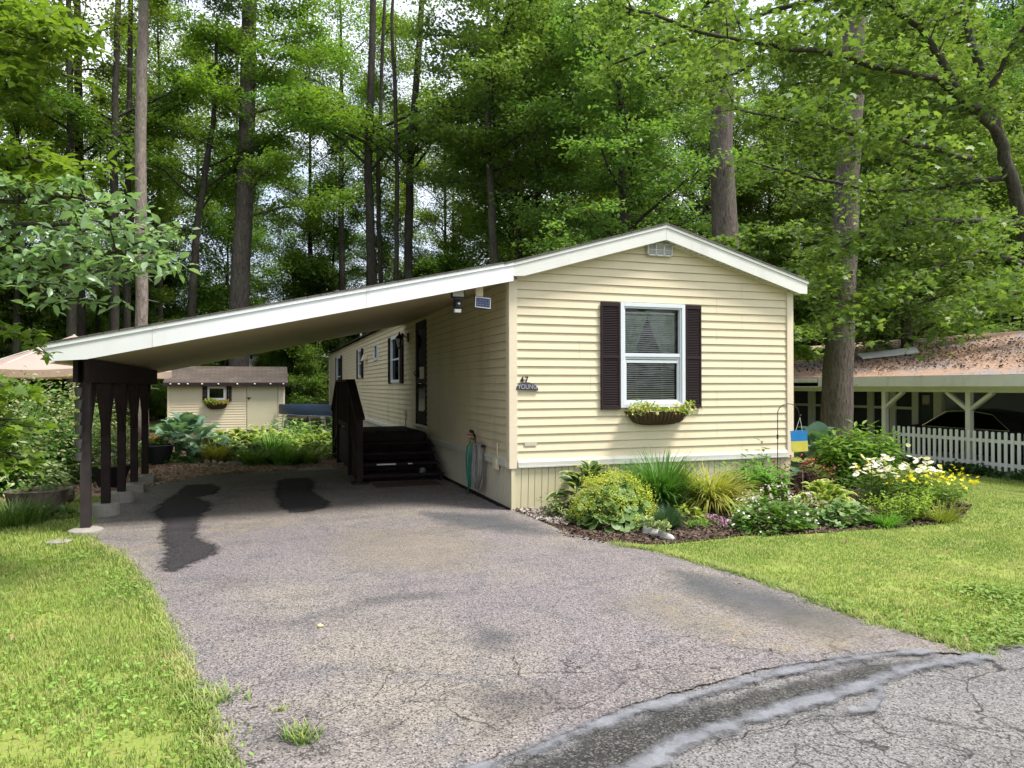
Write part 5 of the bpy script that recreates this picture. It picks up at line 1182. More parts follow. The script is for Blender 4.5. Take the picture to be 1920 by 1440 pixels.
# individually modelled trunks
def solo(name, pts, rad, label, barkm, H=None, seed=1, limbs=(), leafm=m_leafA, tpl=T_RH, per=60, a=.6, flat=.4, size=.15, seg=18, sub=True, twig=.9, snags=0, flare=True):
    b = pts[0]; e = empty(name, (b[0], b[1], b[2]), label, 'tree'); r1 = random.Random(seed)
    P = []; Rr = []
    for i in range(len(pts)-1):
        for k in range(5): t = k/5; P.append(Vector(pts[i]).lerp(Vector(pts[i+1]), t)); Rr.append(rad[i]+(rad[i+1]-rad[i])*t)
    P.append(Vector(pts[-1])); Rr.append(rad[-1])
    P = [p+Vector((r1.uniform(-.02, .02), r1.uniform(-.02, .02), 0)) for p in P]
    if flare: Rr[0] *= 1.35; Rr[1] *= 1.12
    mb = MB(); mb.tube(P, Rr, seg, noise=.035)
    for k in range(snags):
        i = r1.randrange(2, len(P)-1); az = r1.uniform(0, 6.28); q = P[i]; L = r1.uniform(.15, .6); mb.tube([q, q+Vector((math.cos(az), math.sin(az), r1.uniform(-.2, .5)))*L], [.02, .006], 5)
    mb.build('trunk', barkm, e, smooth=True)
    mb = MB(); cen = []
    for lp, r0 in limbs:
        L = [Vector(p) for p in lp]; Q = []
        for i in range(len(L)-1):
            for k in range(4): Q.append(L[i].lerp(L[i+1], k/4)+Vector((r1.uniform(-1, 1), r1.uniform(-1, 1), r1.uniform(-1, 1)))*.03)
        Q.append(L[-1]); m = len(Q); mb.tube(Q, [r0*(1-.8*i/m)+.004 for i in range(m)], 7, cap=False)
        for i in range(2, m):
            for sgn in (-1, 1):
                if r1.random() < .25: continue
                dd = (Q[i]-Q[i-1]).normalized(); sd_ = dd.cross(Vector((0, 0, 1))).normalized()*sgn; L2 = twig*r1.uniform(.5, 1.3)
                q = Q[i]+(dd*.6+sd_+Vector((0, 0, r1.uniform(-.5, .5)))).normalized()*L2; md = Q[i].lerp(q, .5)+Vector((0, 0, .05*L2))
                mb.tube([Q[i], md, q], [max(.006, r0*.2), .006, .003], 4, cap=False); cen += [tuple(md), tuple(q)]
        cen.append(tuple(Q[-1]))
    if limbs:
        mb.build('limbs', barkm, e, smooth=True); link('crown', leafcloud('crown', cen, per, a, flat, size, tpl), leafm, e)
    return e
def autolimbs(base, H, cb, cr, n, seed, rr=.06, up=.45):
    r1 = random.Random(seed); o = []
    for i in range(n):
        z = cb+(H-cb)*i/n; az = i*2.4+r1.uniform(-.4, .4); L = cr*r1.uniform(.6, 1.1)*(1-.4*i/n); p = Vector((base[0], base[1], z)); d = Vector((math.cos(az), math.sin(az), up)).normalized()
        P = [p]; 
        for k in range(3): d = (d+Vector((r1.uniform(-.15, .15), r1.uniform(-.15, .15), -.08))).normalized(); P.append(P[-1]+d*L/3)
        o.append((P, rr*r1.uniform(.7, 1.1)))
    return o
def gnd(px, d): q = D(px, 722, d); return Vector((q[0], q[1], zg(q[0], q[1])-.1))
def lift(px, py, d): return Vector(D(px, py, d))
# thin pale pine stem on the left
b = gnd(266, 20); solo('pine_tree', [b, lift(265, 560, 20), lift(263, 250, 20), lift(270, -40, 20), lift(272, -420, 20)], [.16, .155, .145, .125, .06], 'slim pale pink-barked pine stem rising behind the left of the carport', m_barkl, seed=3, snags=34, limbs=autolimbs(lift(270, -100, 20), 15.5, 12.5, 2.5, 14, 5, .03), leafm=m_leafP, tpl=T_LN)
b = gnd(447, 30); solo('pine_tree', [b, lift(449, 560, 30), lift(460, 330, 30), lift(468, 0, 30), lift(470, -300, 30)], [.42, .38, .33, .28, .12], 'stout dark pine trunk left of centre behind the shed', m_barkp, seed=4, snags=20, limbs=autolimbs(lift(468, 100, 30), 22, 8.5, 4.2, 26, 6, .06), per=55, leafm=m_leafA, size=.15, a=.7)
b = gnd(1362, 22); solo('pine_tree', [b, lift(1360, 460, 22), lift(1352, 250, 22), lift(1357, 60, 22), lift(1360, -250, 22)], [.40, .38, .33, .30, .15], 'grey pine trunk standing right behind the gable peak', m_barkp, seed=5, snags=12)
b = gnd(1566, 17.5); b.z = -.5
solo('pine_tree', [b, lift(1572, 700, 17.5), lift(1584, 430, 17.5), lift(1598, 180, 17.5), lift(1606, -40, 17.5), lift(1612, -400, 17.5)], [.38, .335, .29, .25, .22, .1], 'big furrowed pine trunk beside the neighbour\'s porch', m_barkp, seed=6, snags=8, seg=28)
# clump of dark stems mid left
for k, (p0_, p1_, p2_, r0) in enumerate((((700, 640), (690, 330), (700, 0), .2), ((765, 640), (768, 330), (790, 20), .19), ((715, 640), (708, 330), (720, 40), .11), ((742, 640), (745, 330), (735, 30), .10), ((360, 640), (372, 400), (400, 230), .16), ((150, 660), (150, 330), (145, 0), .22), ((215, 640), (213, 300), (222, 0), .17), ((238, 640), (240, 300), (246, 0), .14), ((975, 560), (972, 400), (968, 200), .13), ((1000, 560), (1010, 380), (1000, 150), .09))):
    d = 28+k % 3; bb = gnd(p0_[0], d); pts = [bb, lift(p0_[0], 560, d), lift(*p1_, d), lift(*p2_, d), lift(p2_[0]+8, p2_[1]-200, d)]
    fr = [(lift(p1_[0], p1_[1]-20*j, d), lift(p1_[0]+sg*(40+25*j), p1_[1]-20*j-60, d+sg), lift(p1_[0]+sg*(90+30*j), p1_[1]-20*j-90, d+sg*2)) for j, sg in enumerate((1, -1, 1, -1, 1))]
    where = ('tallest of the dark stems above the middle of the carport roof', 'right-hand dark stem of the clump above the carport roof', 'slender stem close beside the tallest of the clump', 'slender stem in the middle of the dark clump', 'leaning dark trunk left of the stout pine', 'dark trunk at the far left behind the umbrella', 'dark stem just left of the slim pale pine', 'second dark stem beside the slim pale pine', 'straight dark stem left of the gable peak', 'thin stem nearest the gable peak')[k]
    solo('forest_tree', pts, [r0, r0*.95, r0*.8, r0*.6, .04], where, m_barkd, seed=30+k, seg=10, limbs=[(list(f), r0*.3) for f in fr], per=34, a=.6, size=.15, twig=.8, leafm=(m_leafB, m_leafA)[k % 2])
# maple leaning in from the right edge
d = 13.0
bM = Vector(D(2060, 722, 13.6)); bM.z = -.6
tr = [bM, lift(1990, 640, 13.4), lift(1925, 450, 13.2), lift(1895, 330, 13.1), lift(1868, 240, 13), lift(1838, 130, 13), lift(1805, 20, 13), lift(1780, -120, 13)]
lb = [([lift(1868, 240, 13), lift(1800, 180, 12.6), lift(1745, 75, 12.3), lift(1650, -5, 12.2), lift(1560, -70, 12)], .085),
      ([lift(1815, 298, 11.5), lift(1715, 268, 11.3), lift(1600, 250, 11.1), lift(1500, 228, 11), lift(1380, 205, 11)], .045),
      ([lift(1875, 250, 13), lift(1810, 195, 12.3), lift(1755, 145, 12), lift(1640, 122, 11.8), lift(1545, 95, 11.6), lift(1420, 82, 11.5), lift(1300, 55, 11.4), lift(1150, 5, 11.4)], .07),
      ([lift(1920, 420, 13.2), lift(1820, 410, 12.4), lift(1700, 420, 12.1), lift(1600, 450, 12), lift(1520, 500, 12)], .05),
      ([lift(1940, 500, 13.2), lift(1840, 470, 12.4), lift(1740, 510, 12), lift(1640, 560, 11.8), lift(1560, 600, 11.8)], .05),
      ([lift(1895, 330, 13.1), lift(1760, 350, 13.5), lift(1640, 360, 14), lift(1500, 330, 14.5), lift(1400, 300, 15)], .05),
      ([lift(1850, 180, 13), lift(1900, 80, 12.5), lift(1960, 0, 12.2)], .05), ([lift(1805, 20, 13), lift(1700, 60, 13), lift(1600, 150, 13), lift(1480, 160, 13)], .05),
      ([lift(1940, 480, 13.2), lift(1960, 540, 12), lift(1880, 560, 11.5), lift(1800, 590, 11.5)], .04),
      ([lift(1780, -60, 13), lift(1650, -30, 13), lift(1450, 20, 13), lift(1250, 80, 13.5), lift(1150, 120, 14)], .06),
      ([lift(1790, -20, 13), lift(1600, 10, 13.5), lift(1400, 130, 14), lift(1280, 170, 14.5)], .06)]
solo('maple_tree', tr, [.17, .14, .12, .105, .095, .08, .06, .03], 'spreading maple leaning in from the right edge with long bare limbs', m_barkm, seed=9, limbs=lb, leafm=m_leafN, tpl=T_MP, per=36, a=.46, flat=.6, size=.118, twig=.7)
# second layer of bright maple behind the right trunks
b2 = gnd(1700, 24); solo('maple_tree', [b2, b2+Vector((0, 0, 5)), b2+Vector((.3, 0, 10)), b2+Vector((.2, .2, 15))], [.2, .17, .12, .04], 'light green maple filling the space behind the furrowed pine', m_barkm, seed=10, limbs=autolimbs(b2, 13, 2.2, 4.2, 30, 12, .06), leafm=m_leafN, per=44, a=.6, size=.16, twig=1.1)
b2 = gnd(1180, 25); solo('maple_tree', [b2, b2+Vector((0, 0, 5)), b2+Vector((-.3, 0, 10)), b2+Vector((-.2, .2, 16))], [.2, .17, .12, .04], 'bright leafy maple rising behind the left slope of the gable', m_barkm, seed=13, limbs=autolimbs(b2, 15, 3.5, 4.4, 34, 14, .06), leafm=m_leafN, per=44, a=.6, size=.16, twig=1.1)
b2 = gnd(930, 27); solo('maple_tree', [b2, b2+Vector((0, 0, 5)), b2+Vector((-.3, 0, 11)), b2+Vector((-.2, .2, 17))], [.2, .17, .12, .04], 'tall yellow-green maple above the carport and gable joint', m_barkm, seed=15, limbs=autolimbs(b2, 17, 8.5, 4.0, 26, 16, .06), leafm=m_leafN, per=44, a=.6, size=.16, twig=1.1)
b2 = gnd(1550, 15.5); b2.z = -.4; b2 = Vector((b2.x+.2, b2.y+2.5, -.4)); solo('maple_tree', [b2, b2+Vector((0, 0, 2)), b2+Vector((.1, 0, 4)), b2+Vector((.2, .2, 5.6))], [.07, .06, .04, .02], 'young maple whose leaves wrap the furrowed pine trunk', m_barkm, seed=18, limbs=autolimbs(b2, 5.2, 2.4, 1.9, 16, 19, .03, .1), leafm=m_leafN, tpl=T_MP, per=36, a=.4, flat=.35, size=.14, twig=.6)
# near tree on the left reaching into the frame
m_leafL = leafmat('dogwood_leaf', (.20, .32, .15), (.36, .48, .27), trans=.4, rough=.28, spec=.8)
m_leafY = leafmat('birch_leaf', (.16, .30, .04), (.26, .40, .06), trans=.55, rough=.4)  # yellow-green foliage of the birch
bl = Vector(D(-330, 722, 6.3)); bl.z = -.1
def spray(name, base, tr_, rad, lbs, leafm, label, seed, per, size, a=.16, twig=.32, tpl=T_OV):
    e = solo(name, tr_, rad, label, m_barkm, seed=seed, limbs=lbs, leafm=leafm, tpl=tpl, per=per, a=a, flat=.35, size=size, twig=twig, seg=10); return e
d = 5.6
L1 = [([lift(-260, 420, 6.2), lift(-120, 400, 5.9), lift(30, 375, 5.7), lift(130, 372, 5.6), lift(250, 395, 5.5)], .02), ([lift(-250, 450, 6.2), lift(-60, 430, 5.8), lift(60, 420, 5.6), lift(170, 425, 5.5), lift(240, 445, 5.4)], .02),
      ([lift(-250, 480, 6.2), lift(-60, 470, 5.7), lift(60, 470, 5.6), lift(150, 475, 5.5), lift(290, 475, 5.4)], .018), ([lift(-250, 500, 6.2), lift(-60, 480, 5.7), lift(70, 490, 5.6), lift(160, 500, 5.5), lift(230, 510, 5.4)], .018),
      ([lift(-250, 520, 6.2), lift(-60, 520, 5.7), lift(40, 530, 5.6), lift(110, 565, 5.5)], .016)]
spray('dogwood_tree', bl, [bl, lift(-320, 560, 6.3), lift(-280, 380, 6.2), lift(-270, 250, 6.1)], [.09, .07, .05, .03], L1, m_leafL, 'pale glossy-leaved branches reaching in from the left edge', 41, 8, .095)
L2 = [([lift(-260, -40, 6.4), lift(-90, 0, 6), lift(40, 10, 5.8), lift(120, 60, 5.7)], .02), ([lift(-260, 0, 6.4), lift(-90, 40, 6), lift(20, 55, 5.8), lift(130, 85, 5.6)], .02),
      ([lift(-260, 80, 6.4), lift(-100, 90, 6), lift(0, 100, 5.8), lift(55, 125, 5.7)], .02), ([lift(-260, 240, 6.4), lift(-100, 270, 6), lift(0, 290, 5.8), lift(115, 312, 5.6)], .02),
      ([lift(-260, 280, 6.4), lift(-100, 290, 6), lift(-10, 305, 5.8), lift(60, 345, 5.7)], .02), ([lift(-260, 180, 6.4), lift(-120, 170, 6), lift(-20, 160, 5.8), lift(10, 165, 5.7)], .02)]
b3 = Vector(D(-360, 722, 6.8)); b3.z = -.1
spray('birch_tree', b3, [b3, lift(-350, 500, 6.8), lift(-320, 200, 6.7), lift(-290, -60, 6.6), lift(-280, -300, 6.5)], [.11, .09, .07, .05, .02], L2, m_leafY, 'bright yellow-green branches hanging in at the top left corner', 42, 20, .10)
L3 = [([lift(-200, 700, 5.5), lift(-90, 720, 5.2), lift(0, 720, 5), lift(40, 740, 4.9)], .012), ([lift(-200, 760, 5.5), lift(-90, 770, 5.2), lift(0, 780, 5), lift(40, 800, 4.9)], .012), ([lift(-200, 800, 5.5), lift(-90, 820, 5.2), lift(0, 840, 5), lift(35, 870, 4.9)], .012),
      ([lift(-200, 640, 6), lift(-90, 620, 6), lift(0, 610, 6), lift(60, 640, 6)], .012)]
b4 = Vector(D(-230, 722, 5.6)); b4.z = -.05
spray('maple_sapling', b4, [b4, lift(-225, 850, 5.6), lift(-215, 700, 5.6), lift(-210, 600, 5.6)], [.03, .025, .02, .01], L3, m_leafA, 'dark lobed maple sapling leaves at the left edge of the picture', 43, 6, .085, a=.10, twig=.14, tpl=T_MP)
# ================================================================== PLANTS
mL = {
 'green': leafmat('leaf_green', (.09, .20, .035), (.17, .30, .06)),
 'bright': leafmat('leaf_bright', (.15, .31, .04), (.27, .45, .08)),
 'lime': leafmat('leaf_lime', (.24, .34, .035), (.36, .44, .07)),
 'mantle': leafmat('leaf_mantle', (.17, .31, .10), (.27, .42, .16), edge=(.24, .36, .13), el=(.7, 1.2)),
 'blue': leafmat('leaf_blue', (.13, .25, .17), (.22, .35, .25), rough=.5),
 'vari': leafmat('leaf_variegated', (.05, .13, .035), (.08, .19, .05), edge=(.42, .46, .20), el=(.62, .72)),
 'variY': leafmat('leaf_gold_edge', (.13, .25, .04), (.20, .33, .06), edge=(.50, .52, .16), el=(.55, .68)),
 'hakone': leafmat('leaf_gold_grass', (.48, .52, .09), (.70, .68, .22), trans=.4),
 'fescue': leafmat('leaf_blue_fescue', (.06, .14, .07), (.11, .20, .11)),
 'dark': leafmat('leaf_burgundy', (.055, .022, .022), (.12, .04, .04)),
 'deep': leafmat('leaf_deep', (.03, .08, .02), (.06, .13, .03)),
 'white': leafmat('petal_white', (.80, .80, .76), (.88, .84, .82), trans=.3), 'pinkw': leafmat('petal_blush', (.80, .70, .70), (.86, .80, .78), trans=.3),
 'yel': leafmat('petal_yellow', (.85, .66, .02), (.90, .80, .08), trans=.3), 'yelp': leafmat('petal_cream_yellow', (.85, .72, .22), (.88, .80, .40), trans=.3), 'froth': leafmat('froth_yellow', (.55, .60, .07), (.75, .75, .14), trans=.3),
 'purple': leafmat('petal_purple', (.25, .03, .22), (.40, .08, .34), edge=(.75, .55, .72), el=(.6, .95), trans=.3), 'red': leafmat('petal_red', (.45, .05, .08), (.62, .14, .16), trans=.3),
 'orange': leafmat('petal_orange', (.80, .36, .08), (.85, .50, .16), trans=.3),
 'rhodo': leafmat('leaf_rhodo_pale', (.30, .38, .17), (.48, .52, .30), edge=(.46, .48, .28), el=(.7, 1.1), trans=.3),
 'stem': leafmat('stem_green', (.08, .15, .03), (.12, .20, .05), trans=0)}
U = rng.uniform
def dome(c, rx, ry, h, n, size, tpl, lo=-.5, hi=.5, shell=.72, sm=False, zmin=0.0):
    ph = U(0, 2*np.pi, n); ct = U(zmin, 1, n); st = np.sqrt(1-ct**2); r = U(shell, 1.04, n)*(1+.10*np.sin(3*ph+c[0])+.08*np.sin(5*ph+2*ct*4))
    P = np.column_stack([c[0]+rx*st*np.cos(ph)*r, c[1]+ry*st*np.sin(ph)*r, c[2]+h*ct*r+.01])
    return scatter('m', tpl, P, rots(n, az=ph-np.pi/2+rng.normal(0, .5, n), tilt=U(lo, hi, n)+(ct-.5)*.3, roll=rng.normal(0, .35, n)), size*U(.6, 1.2, n), sm)
def rosette(c, r, h, n, size, tpl, sm=True):
    k = np.arange(n); t = (k+.5)/n; ph = k*2.4+rng.normal(0, .2, n)     # t: 0 centre .. 1 outer
    P = np.column_stack([c[0]+r*(.06+.62*t)*np.cos(ph), c[1]+r*(.06+.62*t)*np.sin(ph), c[2]+h*(.92-.62*t**1.3)+rng.normal(0, .02, n)])
    return scatter('m', tpl, P, rots(n, az=ph-np.pi/2, tilt=.95-1.15*t+rng.normal(0, .15, n), roll=rng.normal(0, .18, n)), size*U(.75, 1.15, n)*(.7+.35*t), sm)
def petioles(c, r, h, n, wd=.006):
    ph = U(0, 6.28, n); P = np.column_stack([c[0]+.02*np.cos(ph), c[1]+.02*np.sin(ph), np.full(n, c[2])]); return blades('m', P, ph, h*U(.8, 1.2, n), U(.1, .7, n), .3, wd, 3)
def fountain(c, r, L, n, lean, droop, wd, seg=5):
    ph = U(0, 6.28, n); rr = r*np.sqrt(U(0, 1, n)); P = np.column_stack([c[0]+rr*np.cos(ph), c[1]+rr*np.sin(ph), np.full(n, c[2])])
    return blades('m', P, ph+rng.normal(0, .35, n), L*U(.6, 1.1, n), U(*lean, n), U(*droop, n), wd, seg)
def stemplant(c, rx, ry, h, ns, nl, size, tpl, lean=.15):
    P = []; AZ = []; TT = []; S0 = []; tips = []
    ph = U(0, 6.28, ns); rr = np.sqrt(U(0, 1, ns)); bx_, by_ = c[0]+rx*rr*np.cos(ph), c[1]+ry*rr*np.sin(ph); hh = h*U(.75, 1.08, ns)*(1-.22*rr**2)
    for i in range(ns):
        for k in range(nl):
            t = .12+.88*(k+1)/nl; z = hh[i]*t; f = lean*t*t; P.append((bx_[i]+np.cos(ph[i])*f*rr[i], by_[i]+np.sin(ph[i])*f*rr[i], c[2]+z)); AZ.append(k*1.9+i); TT.append(U(-.35, .25)+.5*(t > .93)); S0.append(size*U(.7, 1.1)*(.75+.4*math.sin(math.pi*t)))
        tips.append(P[-1])
    st = blades('m', np.column_stack([bx_, by_, np.full(ns, c[2])]), ph, hh*1.01, 0.02, .05, .012, 3)
    return scatter('m', tpl, P, rots(len(P), az=np.array(AZ), tilt=np.array(TT), roll=rng.normal(0, .2, len(P))), S0), st, np.array(tips)
def heads(P, size, tpl, up=True, sd=.4): n = len(P); return scatter('m', tpl, P, rots(n, sd=sd), size*U(.7, 1.2, n))
def domepts(c, rx, ry, h, n, zmin=.3, r0=1.0):
    ph = U(0, 6.28, n); ct = U(zmin, 1, n); st = np.sqrt(1-ct**2); r = U(r0*.93, r0*1.08, n); return np.column_stack([c[0]+rx*st*np.cos(ph)*r, c[1]+ry*st*np.sin(ph)*r, c[2]+h*ct*r])
def plant(name, c, label, parts, cat='plant', group=None):
    e = empty(name, tuple(map(float, c)), label, cat, group)
    for nm, me, mt_ in parts: me.name = nm; link(nm, me, mt_, e)
    return e
def g0(px, py, z=.012): q = G(px, py, 0); return np.array([q[0], q[1], z])
# ---------- front flower bed, left to right
def gy(px, y): q = PY(px, 900, y); return np.array([q[0], y, .012])
c = gy(1108, -.45)
plant('hosta', c, 'green and cream hosta against the skirting, leftmost in the bed', [('leaves', rosette(c, .46, .50, 60, .27, T_HO), mL['vari']), ('stems', petioles(c, .3, .35, 40), mL['stem'])])
c = g0(1052, 972); plant('leafy_plant', c, 'small dark leafy plant beside the pebbles', [('leaves', stemplant(c, .16, .10, .26, 14, 9, .085, T_OV)[0], mL['vari'])])
c = g0(1085, 968); plant('leafy_plant', c, 'low leafy shoots between the pebbles and the frothy yellow plant', [('leaves', stemplant(c, .14, .1, .3, 14, 9, .09, T_OV)[0], mL['blue'])])
c = g0(1152, 985); c2 = c+[0, .0, 0]
plant('ladys_mantle', c, 'big mound of frothy yellow-green flowers over scalloped leaves', [('leaves', dome(c, .46, .40, .40, 420, .115, T_FAN, -.9, .1, .7, zmin=-.0), mL['mantle']),
      ('flowers', scatter('m', T_CUP, np.concatenate([p+rng.normal(0, .028, (26, 3)) for p in domepts(c+[0, 0, .04], .46, .40, .52, 190, .12)]), rots(26*190, sd=.6), U(.008, .017, 26*190)), mL['froth']), ('stems', fountain(c, .1, .55, 120, (.1, 1.0), (.1, .5), .004, 3), mL['stem'])])
c = gy(1238, -.55)
plant('daylily_clump', c, 'dark green fountain of strappy daylily leaves below the window', [('leaves', fountain(c, .17, .82, 900, (.02, .75), (.5, 1.8), .019), mL['green'])])
c = gy(1330, -.7)
plant('golden_grass', c, 'arching golden hakone grass spilling to the right', [('leaves', fountain(c, .13, .72, 900, (.1, .95), (.9, 2.3), .019), mL['hakone'])])
c = g0(1250, 992); plant('blue_fescue', c, 'small blue-green tuft of fine grass behind the shoe planters', [('leaves', fountain(c, .09, .27, 1300, (.0, 1.25), (.1, .6), .0045, 3), mL['fescue'])])
c = g0(1292, 980); plant('leafy_plant', c, 'low lime-green leafy plant right of the blue grass tuft', [('leaves', dome(c, .18, .14, .17, 110, .085, T_OV, -.5, .4), mL['lime'])])
c = g0(1310, 992); plant('sedum', c, 'small fine-leaved green mat left of the purple petunias', [('leaves', dome(c, .11, .07, .07, 260, .03, T_LN, 0, 1.2), mL['bright'])])
for i, (px, py, rz, lab) in enumerate(((1222, 1004, .9, 'left white garden shoe planted with a succulent'), (1248, 1012, .35, 'right white garden shoe planted with a succulent'))):
    c = g0(px, py, .014); e = empty('shoe_planter', tuple(c), lab, 'planter', 'white shoes used as planters', rz=rz)
    mwx = Matrix.LocRotScale(e.location, e.rotation_euler, None)
    mb = MB(); sec = []; S_l = [(v*.8, a_*.85, b_*.8) for v, a_, b_ in [(-.115, .02, .055), (-.10, .033, .085), (-.04, .036, .08), (.02, .04, .06), (.07, .042, .048), (.105, .036, .038), (.125, .015, .02)]]
    for yv, wv, hv in S_l: sec += [(wv*math.cos(a)*(1 if math.sin(a) < .3 else .85), -yv, max(0, .012+hv*math.sin(a)) if math.sin(a) > 0 else 0.0) for a in np.linspace(-.4, math.pi+.4, 9)]
    k9 = 9; fs = [(i_*k9+j, i_*k9+j+1, (i_+1)*k9+j+1, (i_+1)*k9+j) for i_ in range(6) for j in range(8)]+[tuple(range(9)), tuple(range(54, 63))[::-1]]
    mb.add(sec, fs); mb.v = [tuple(mwx @ Vector(v)) for v in mb.v]; mb.build('upper', paint('shoe_white', (.40, .40, .39), .6, .1, 12), e, smooth=True)
    mb = MB(); mb.prism([(wv_*.85, -yv_*.8, 0) for yv_, wv_ in ((-.122, .02), (-.1, .04), (0, .044), (.08, .048), (.13, .025), (.135, 0), (.13, -.025), (.08, -.048), (0, -.044), (-.1, -.04), (-.122, -.02))], (0, 0, .016)); mb.v = [tuple(mwx @ Vector(v)) for v in mb.v]; mb.build('sole', paint('sole_white', (.36, .36, .35), .7, .1, 12), e)
    q = np.array(mwx @ Vector((0, .04, .06))); me = dome(q, .065, .065, .09, 150, .045, T_OV, .1, 1.1); me.name = 'succulent'; link('succulent', me, leafmat('succulent', (.30, .40, .16), (.42, .50, .22), trans=.2), e)
for px, py, lab, n_ in ((1335, 986, 'left bunch of purple and white petunias in the mulch', 11), (1362, 994, 'right bunch of purple and white petunias in the mulch', 15)):
    c = g0(px, py); plant('petunia', c, lab, [('flowers', heads(c+np.column_stack([rng.normal(0, .05, n_), rng.normal(0, .04, n_), U(.04, .11, n_)]), .055, T_FL5, sd=.7), mL['purple']), ('leaves', dome(c, .08, .06, .06, 40, .035, T_OV), mL['green'])])
c = g0(1385, 975); plant('sprawling_plant', c, 'thin-leaved sprawling plant above the petunias', [('leaves', stemplant(c, .14, .08, .25, 14, 9, .07, T_LN)[0], mL['bright'])])
c = gy(1412, -.5)
l_, s_, t_ = stemplant(c, .36, .2, .52, 60, 12, .16, T_LW); plant('leafy_plant', c, 'bright green pointed-leaf perennial left of the garden hook', [('leaves', l_, mL['bright']), ('stems', s_, mL['stem'])])
c = gy(1425, -.22)
l_, s_, t_ = stemplant(c, .10, .08, .72, 6, 16, .15, T_LW); plant('tall_perennial', c, 'taller pointed shoots rising behind the bright green perennial', [('leaves', l_, mL['green']), ('stems', s_, mL['stem'])])
c = g0(1448, 992)
plant('geranium', c, 'broad green mound dotted with small white geranium flowers', [('leaves', dome(c, .50, .34, .30, 900, .062, T_FAN, -.4, .5, .6), mL['green']), ('flowers', heads(domepts(c, .52, .36, .34, 95, .1), .036, T_FL5, sd=.7), mL['white']),
      ('blush_flowers', heads(np.concatenate([domepts(c+[-.25, .1, .06], .18, .1, .33, 30, .5), domepts(c+[.2, .2, .08], .35, .12, .36, 70, .5)]), .034, T_FL5, sd=.8), mL['pinkw'])])
c = g0(1521, 978); plant('pale_shrub', c, 'small cream-flowered plant at the right end of the geranium mound', [('leaves', dome(c, .12, .1, .3, 90, .06, T_OV), mL['vari']), ('flowers', heads(domepts(c, .13, .11, .30, 34, .0), .045, T_FL5, sd=.8), mL['pinkw'])])
# garden hook with the painted board
hb = gy(1458, -.42); dd_ = float((hb-CAMP)@_F)
hk = empty('garden_hook', tuple(hb), 'black shepherd\'s hook standing in the flower bed by the house corner', 'hook'); t0_ = lift(1458, 775, dd_)
mb = MB(); pts = [tuple(hb), tuple(t0_)]+[tuple(lift(1478-20*math.cos(a), 775-18*math.sin(a), dd_)) for a in np.linspace(.3, math.pi*.9, 9)]+[tuple(lift(1499, 782, dd_)), tuple(lift(1502, 777, dd_))]
mb.tube(pts, .0055, 7); mb.build('rod', m_black, hk, smooth=True)
mb = MB(); q = lift(1458, 819, dd_); mb.tube([q-Vector((0, 0, .03)), q+Vector((0, 0, .03))], .011, 8); mb.build('clamp', m_black, hk)
bp = lift(1499, 827, dd_-.01); bd = empty('painted_board', tuple(bp), 'square board painted blue above and yellow below, hanging from the hook', 'painted board')
rr_ = Vector(_right); tiltm = lambda u, v: bp+rr_*(u*math.cos(-.06)-v*math.sin(-.06)*-1)+Vector((0, 0, 1))*(v*math.cos(.06)+u*.05)
hw_, hh_ = .107, .138
off = Vector(_F)*.012
for nm, v0, v1, cc in (('blue_half', 0, hh_, (.02, .20, .52)), ('yellow_half', -hh_, -.0005, (.62, .56, .09))):
    mb = MB(); mb.prism([tiltm(-hw_, v0), tiltm(hw_, v0), tiltm(hw_, v1), tiltm(-hw_, v1)], off); mb.build(nm, paint(nm, cc, .5, .12, 9, .3), bd)
mb = MB()
for u in (-.045, .045): mb.tube([tiltm(u, hh_-.01), tuple(lift(1500, 783, dd_))], .003, 5)
mb.build('cord', m_whitew, bd)
c = gy(1508, -.35)
l_, s_, t_ = stemplant(c, .34, .2, .52, 40, 9, .09, T_OV); plant('burgundy_plant', c, 'dark burgundy plant with small red flowers below the painted board', [('leaves', l_, mL['dark']), ('flowers', heads(t_+rng.normal(0, .03, t_.shape), .035, T_FL5, sd=.8), mL['red']), ('side_flowers', heads(np.repeat(t_[:14], 7, 0)+rng.normal(0, .045, (98, 3)), .022, T_CUP, sd=.8), mL['red'])])
c = gy(1535, .9)
plant('hosta', c, 'large blue-green hosta behind the burgundy plant', [('leaves', rosette(c, .6, .72, 26, .42, T_HW), mL['blue'])])
c = gy(1612, .35)
l_, s_, t_ = stemplant(c, .60, .35, .88, 100, 14, .20, T_LW); l2, _, _ = stemplant(c, .60, .33, .80, 40, 10, .14, T_OV)
plant('phlox_bush', c, 'tall bright green leafy phlox in front of the furrowed pine', [('leaves', l_, mL['bright']), ('lower_leaves', l2, mL['green']), ('stems', s_, mL['stem'])])
c = g0(1568, 968); c[1] += .2
plant('hosta', c, 'yellow-green hosta with rounded leaves right of the geranium', [('leaves', rosette(c, .42, .32, 58, .17, T_HW), mL['variY']), ('leaf_mass', dome(c, .36, .22, .24, 70, .13, T_HW, -.5, .2, sm=True), mL['variY'])])
c = g0(1582, 985); plant('ladys_mantle', c, 'compact grey-green scalloped mound in front of the yellow-green hosta', [('leaves', dome(c, .30, .22, .24, 330, .08, T_FAN, -.5, .3), mL['mantle'])])
c = g0(1636, 985); plant('burgundy_plant', c, 'small dark purple plant between two green mounds at the bed edge', [('leaves', dome(c, .12, .1, .14, 90, .05, T_OV), mL['dark'])])
c = gy(1680, -1.1)
l_, s_, t_ = stemplant(c, .48, .25, .52, 75, 11, .10, T_LW); t2 = np.concatenate([t_, t_[:30]+rng.normal(0, .06, (30, 3))])
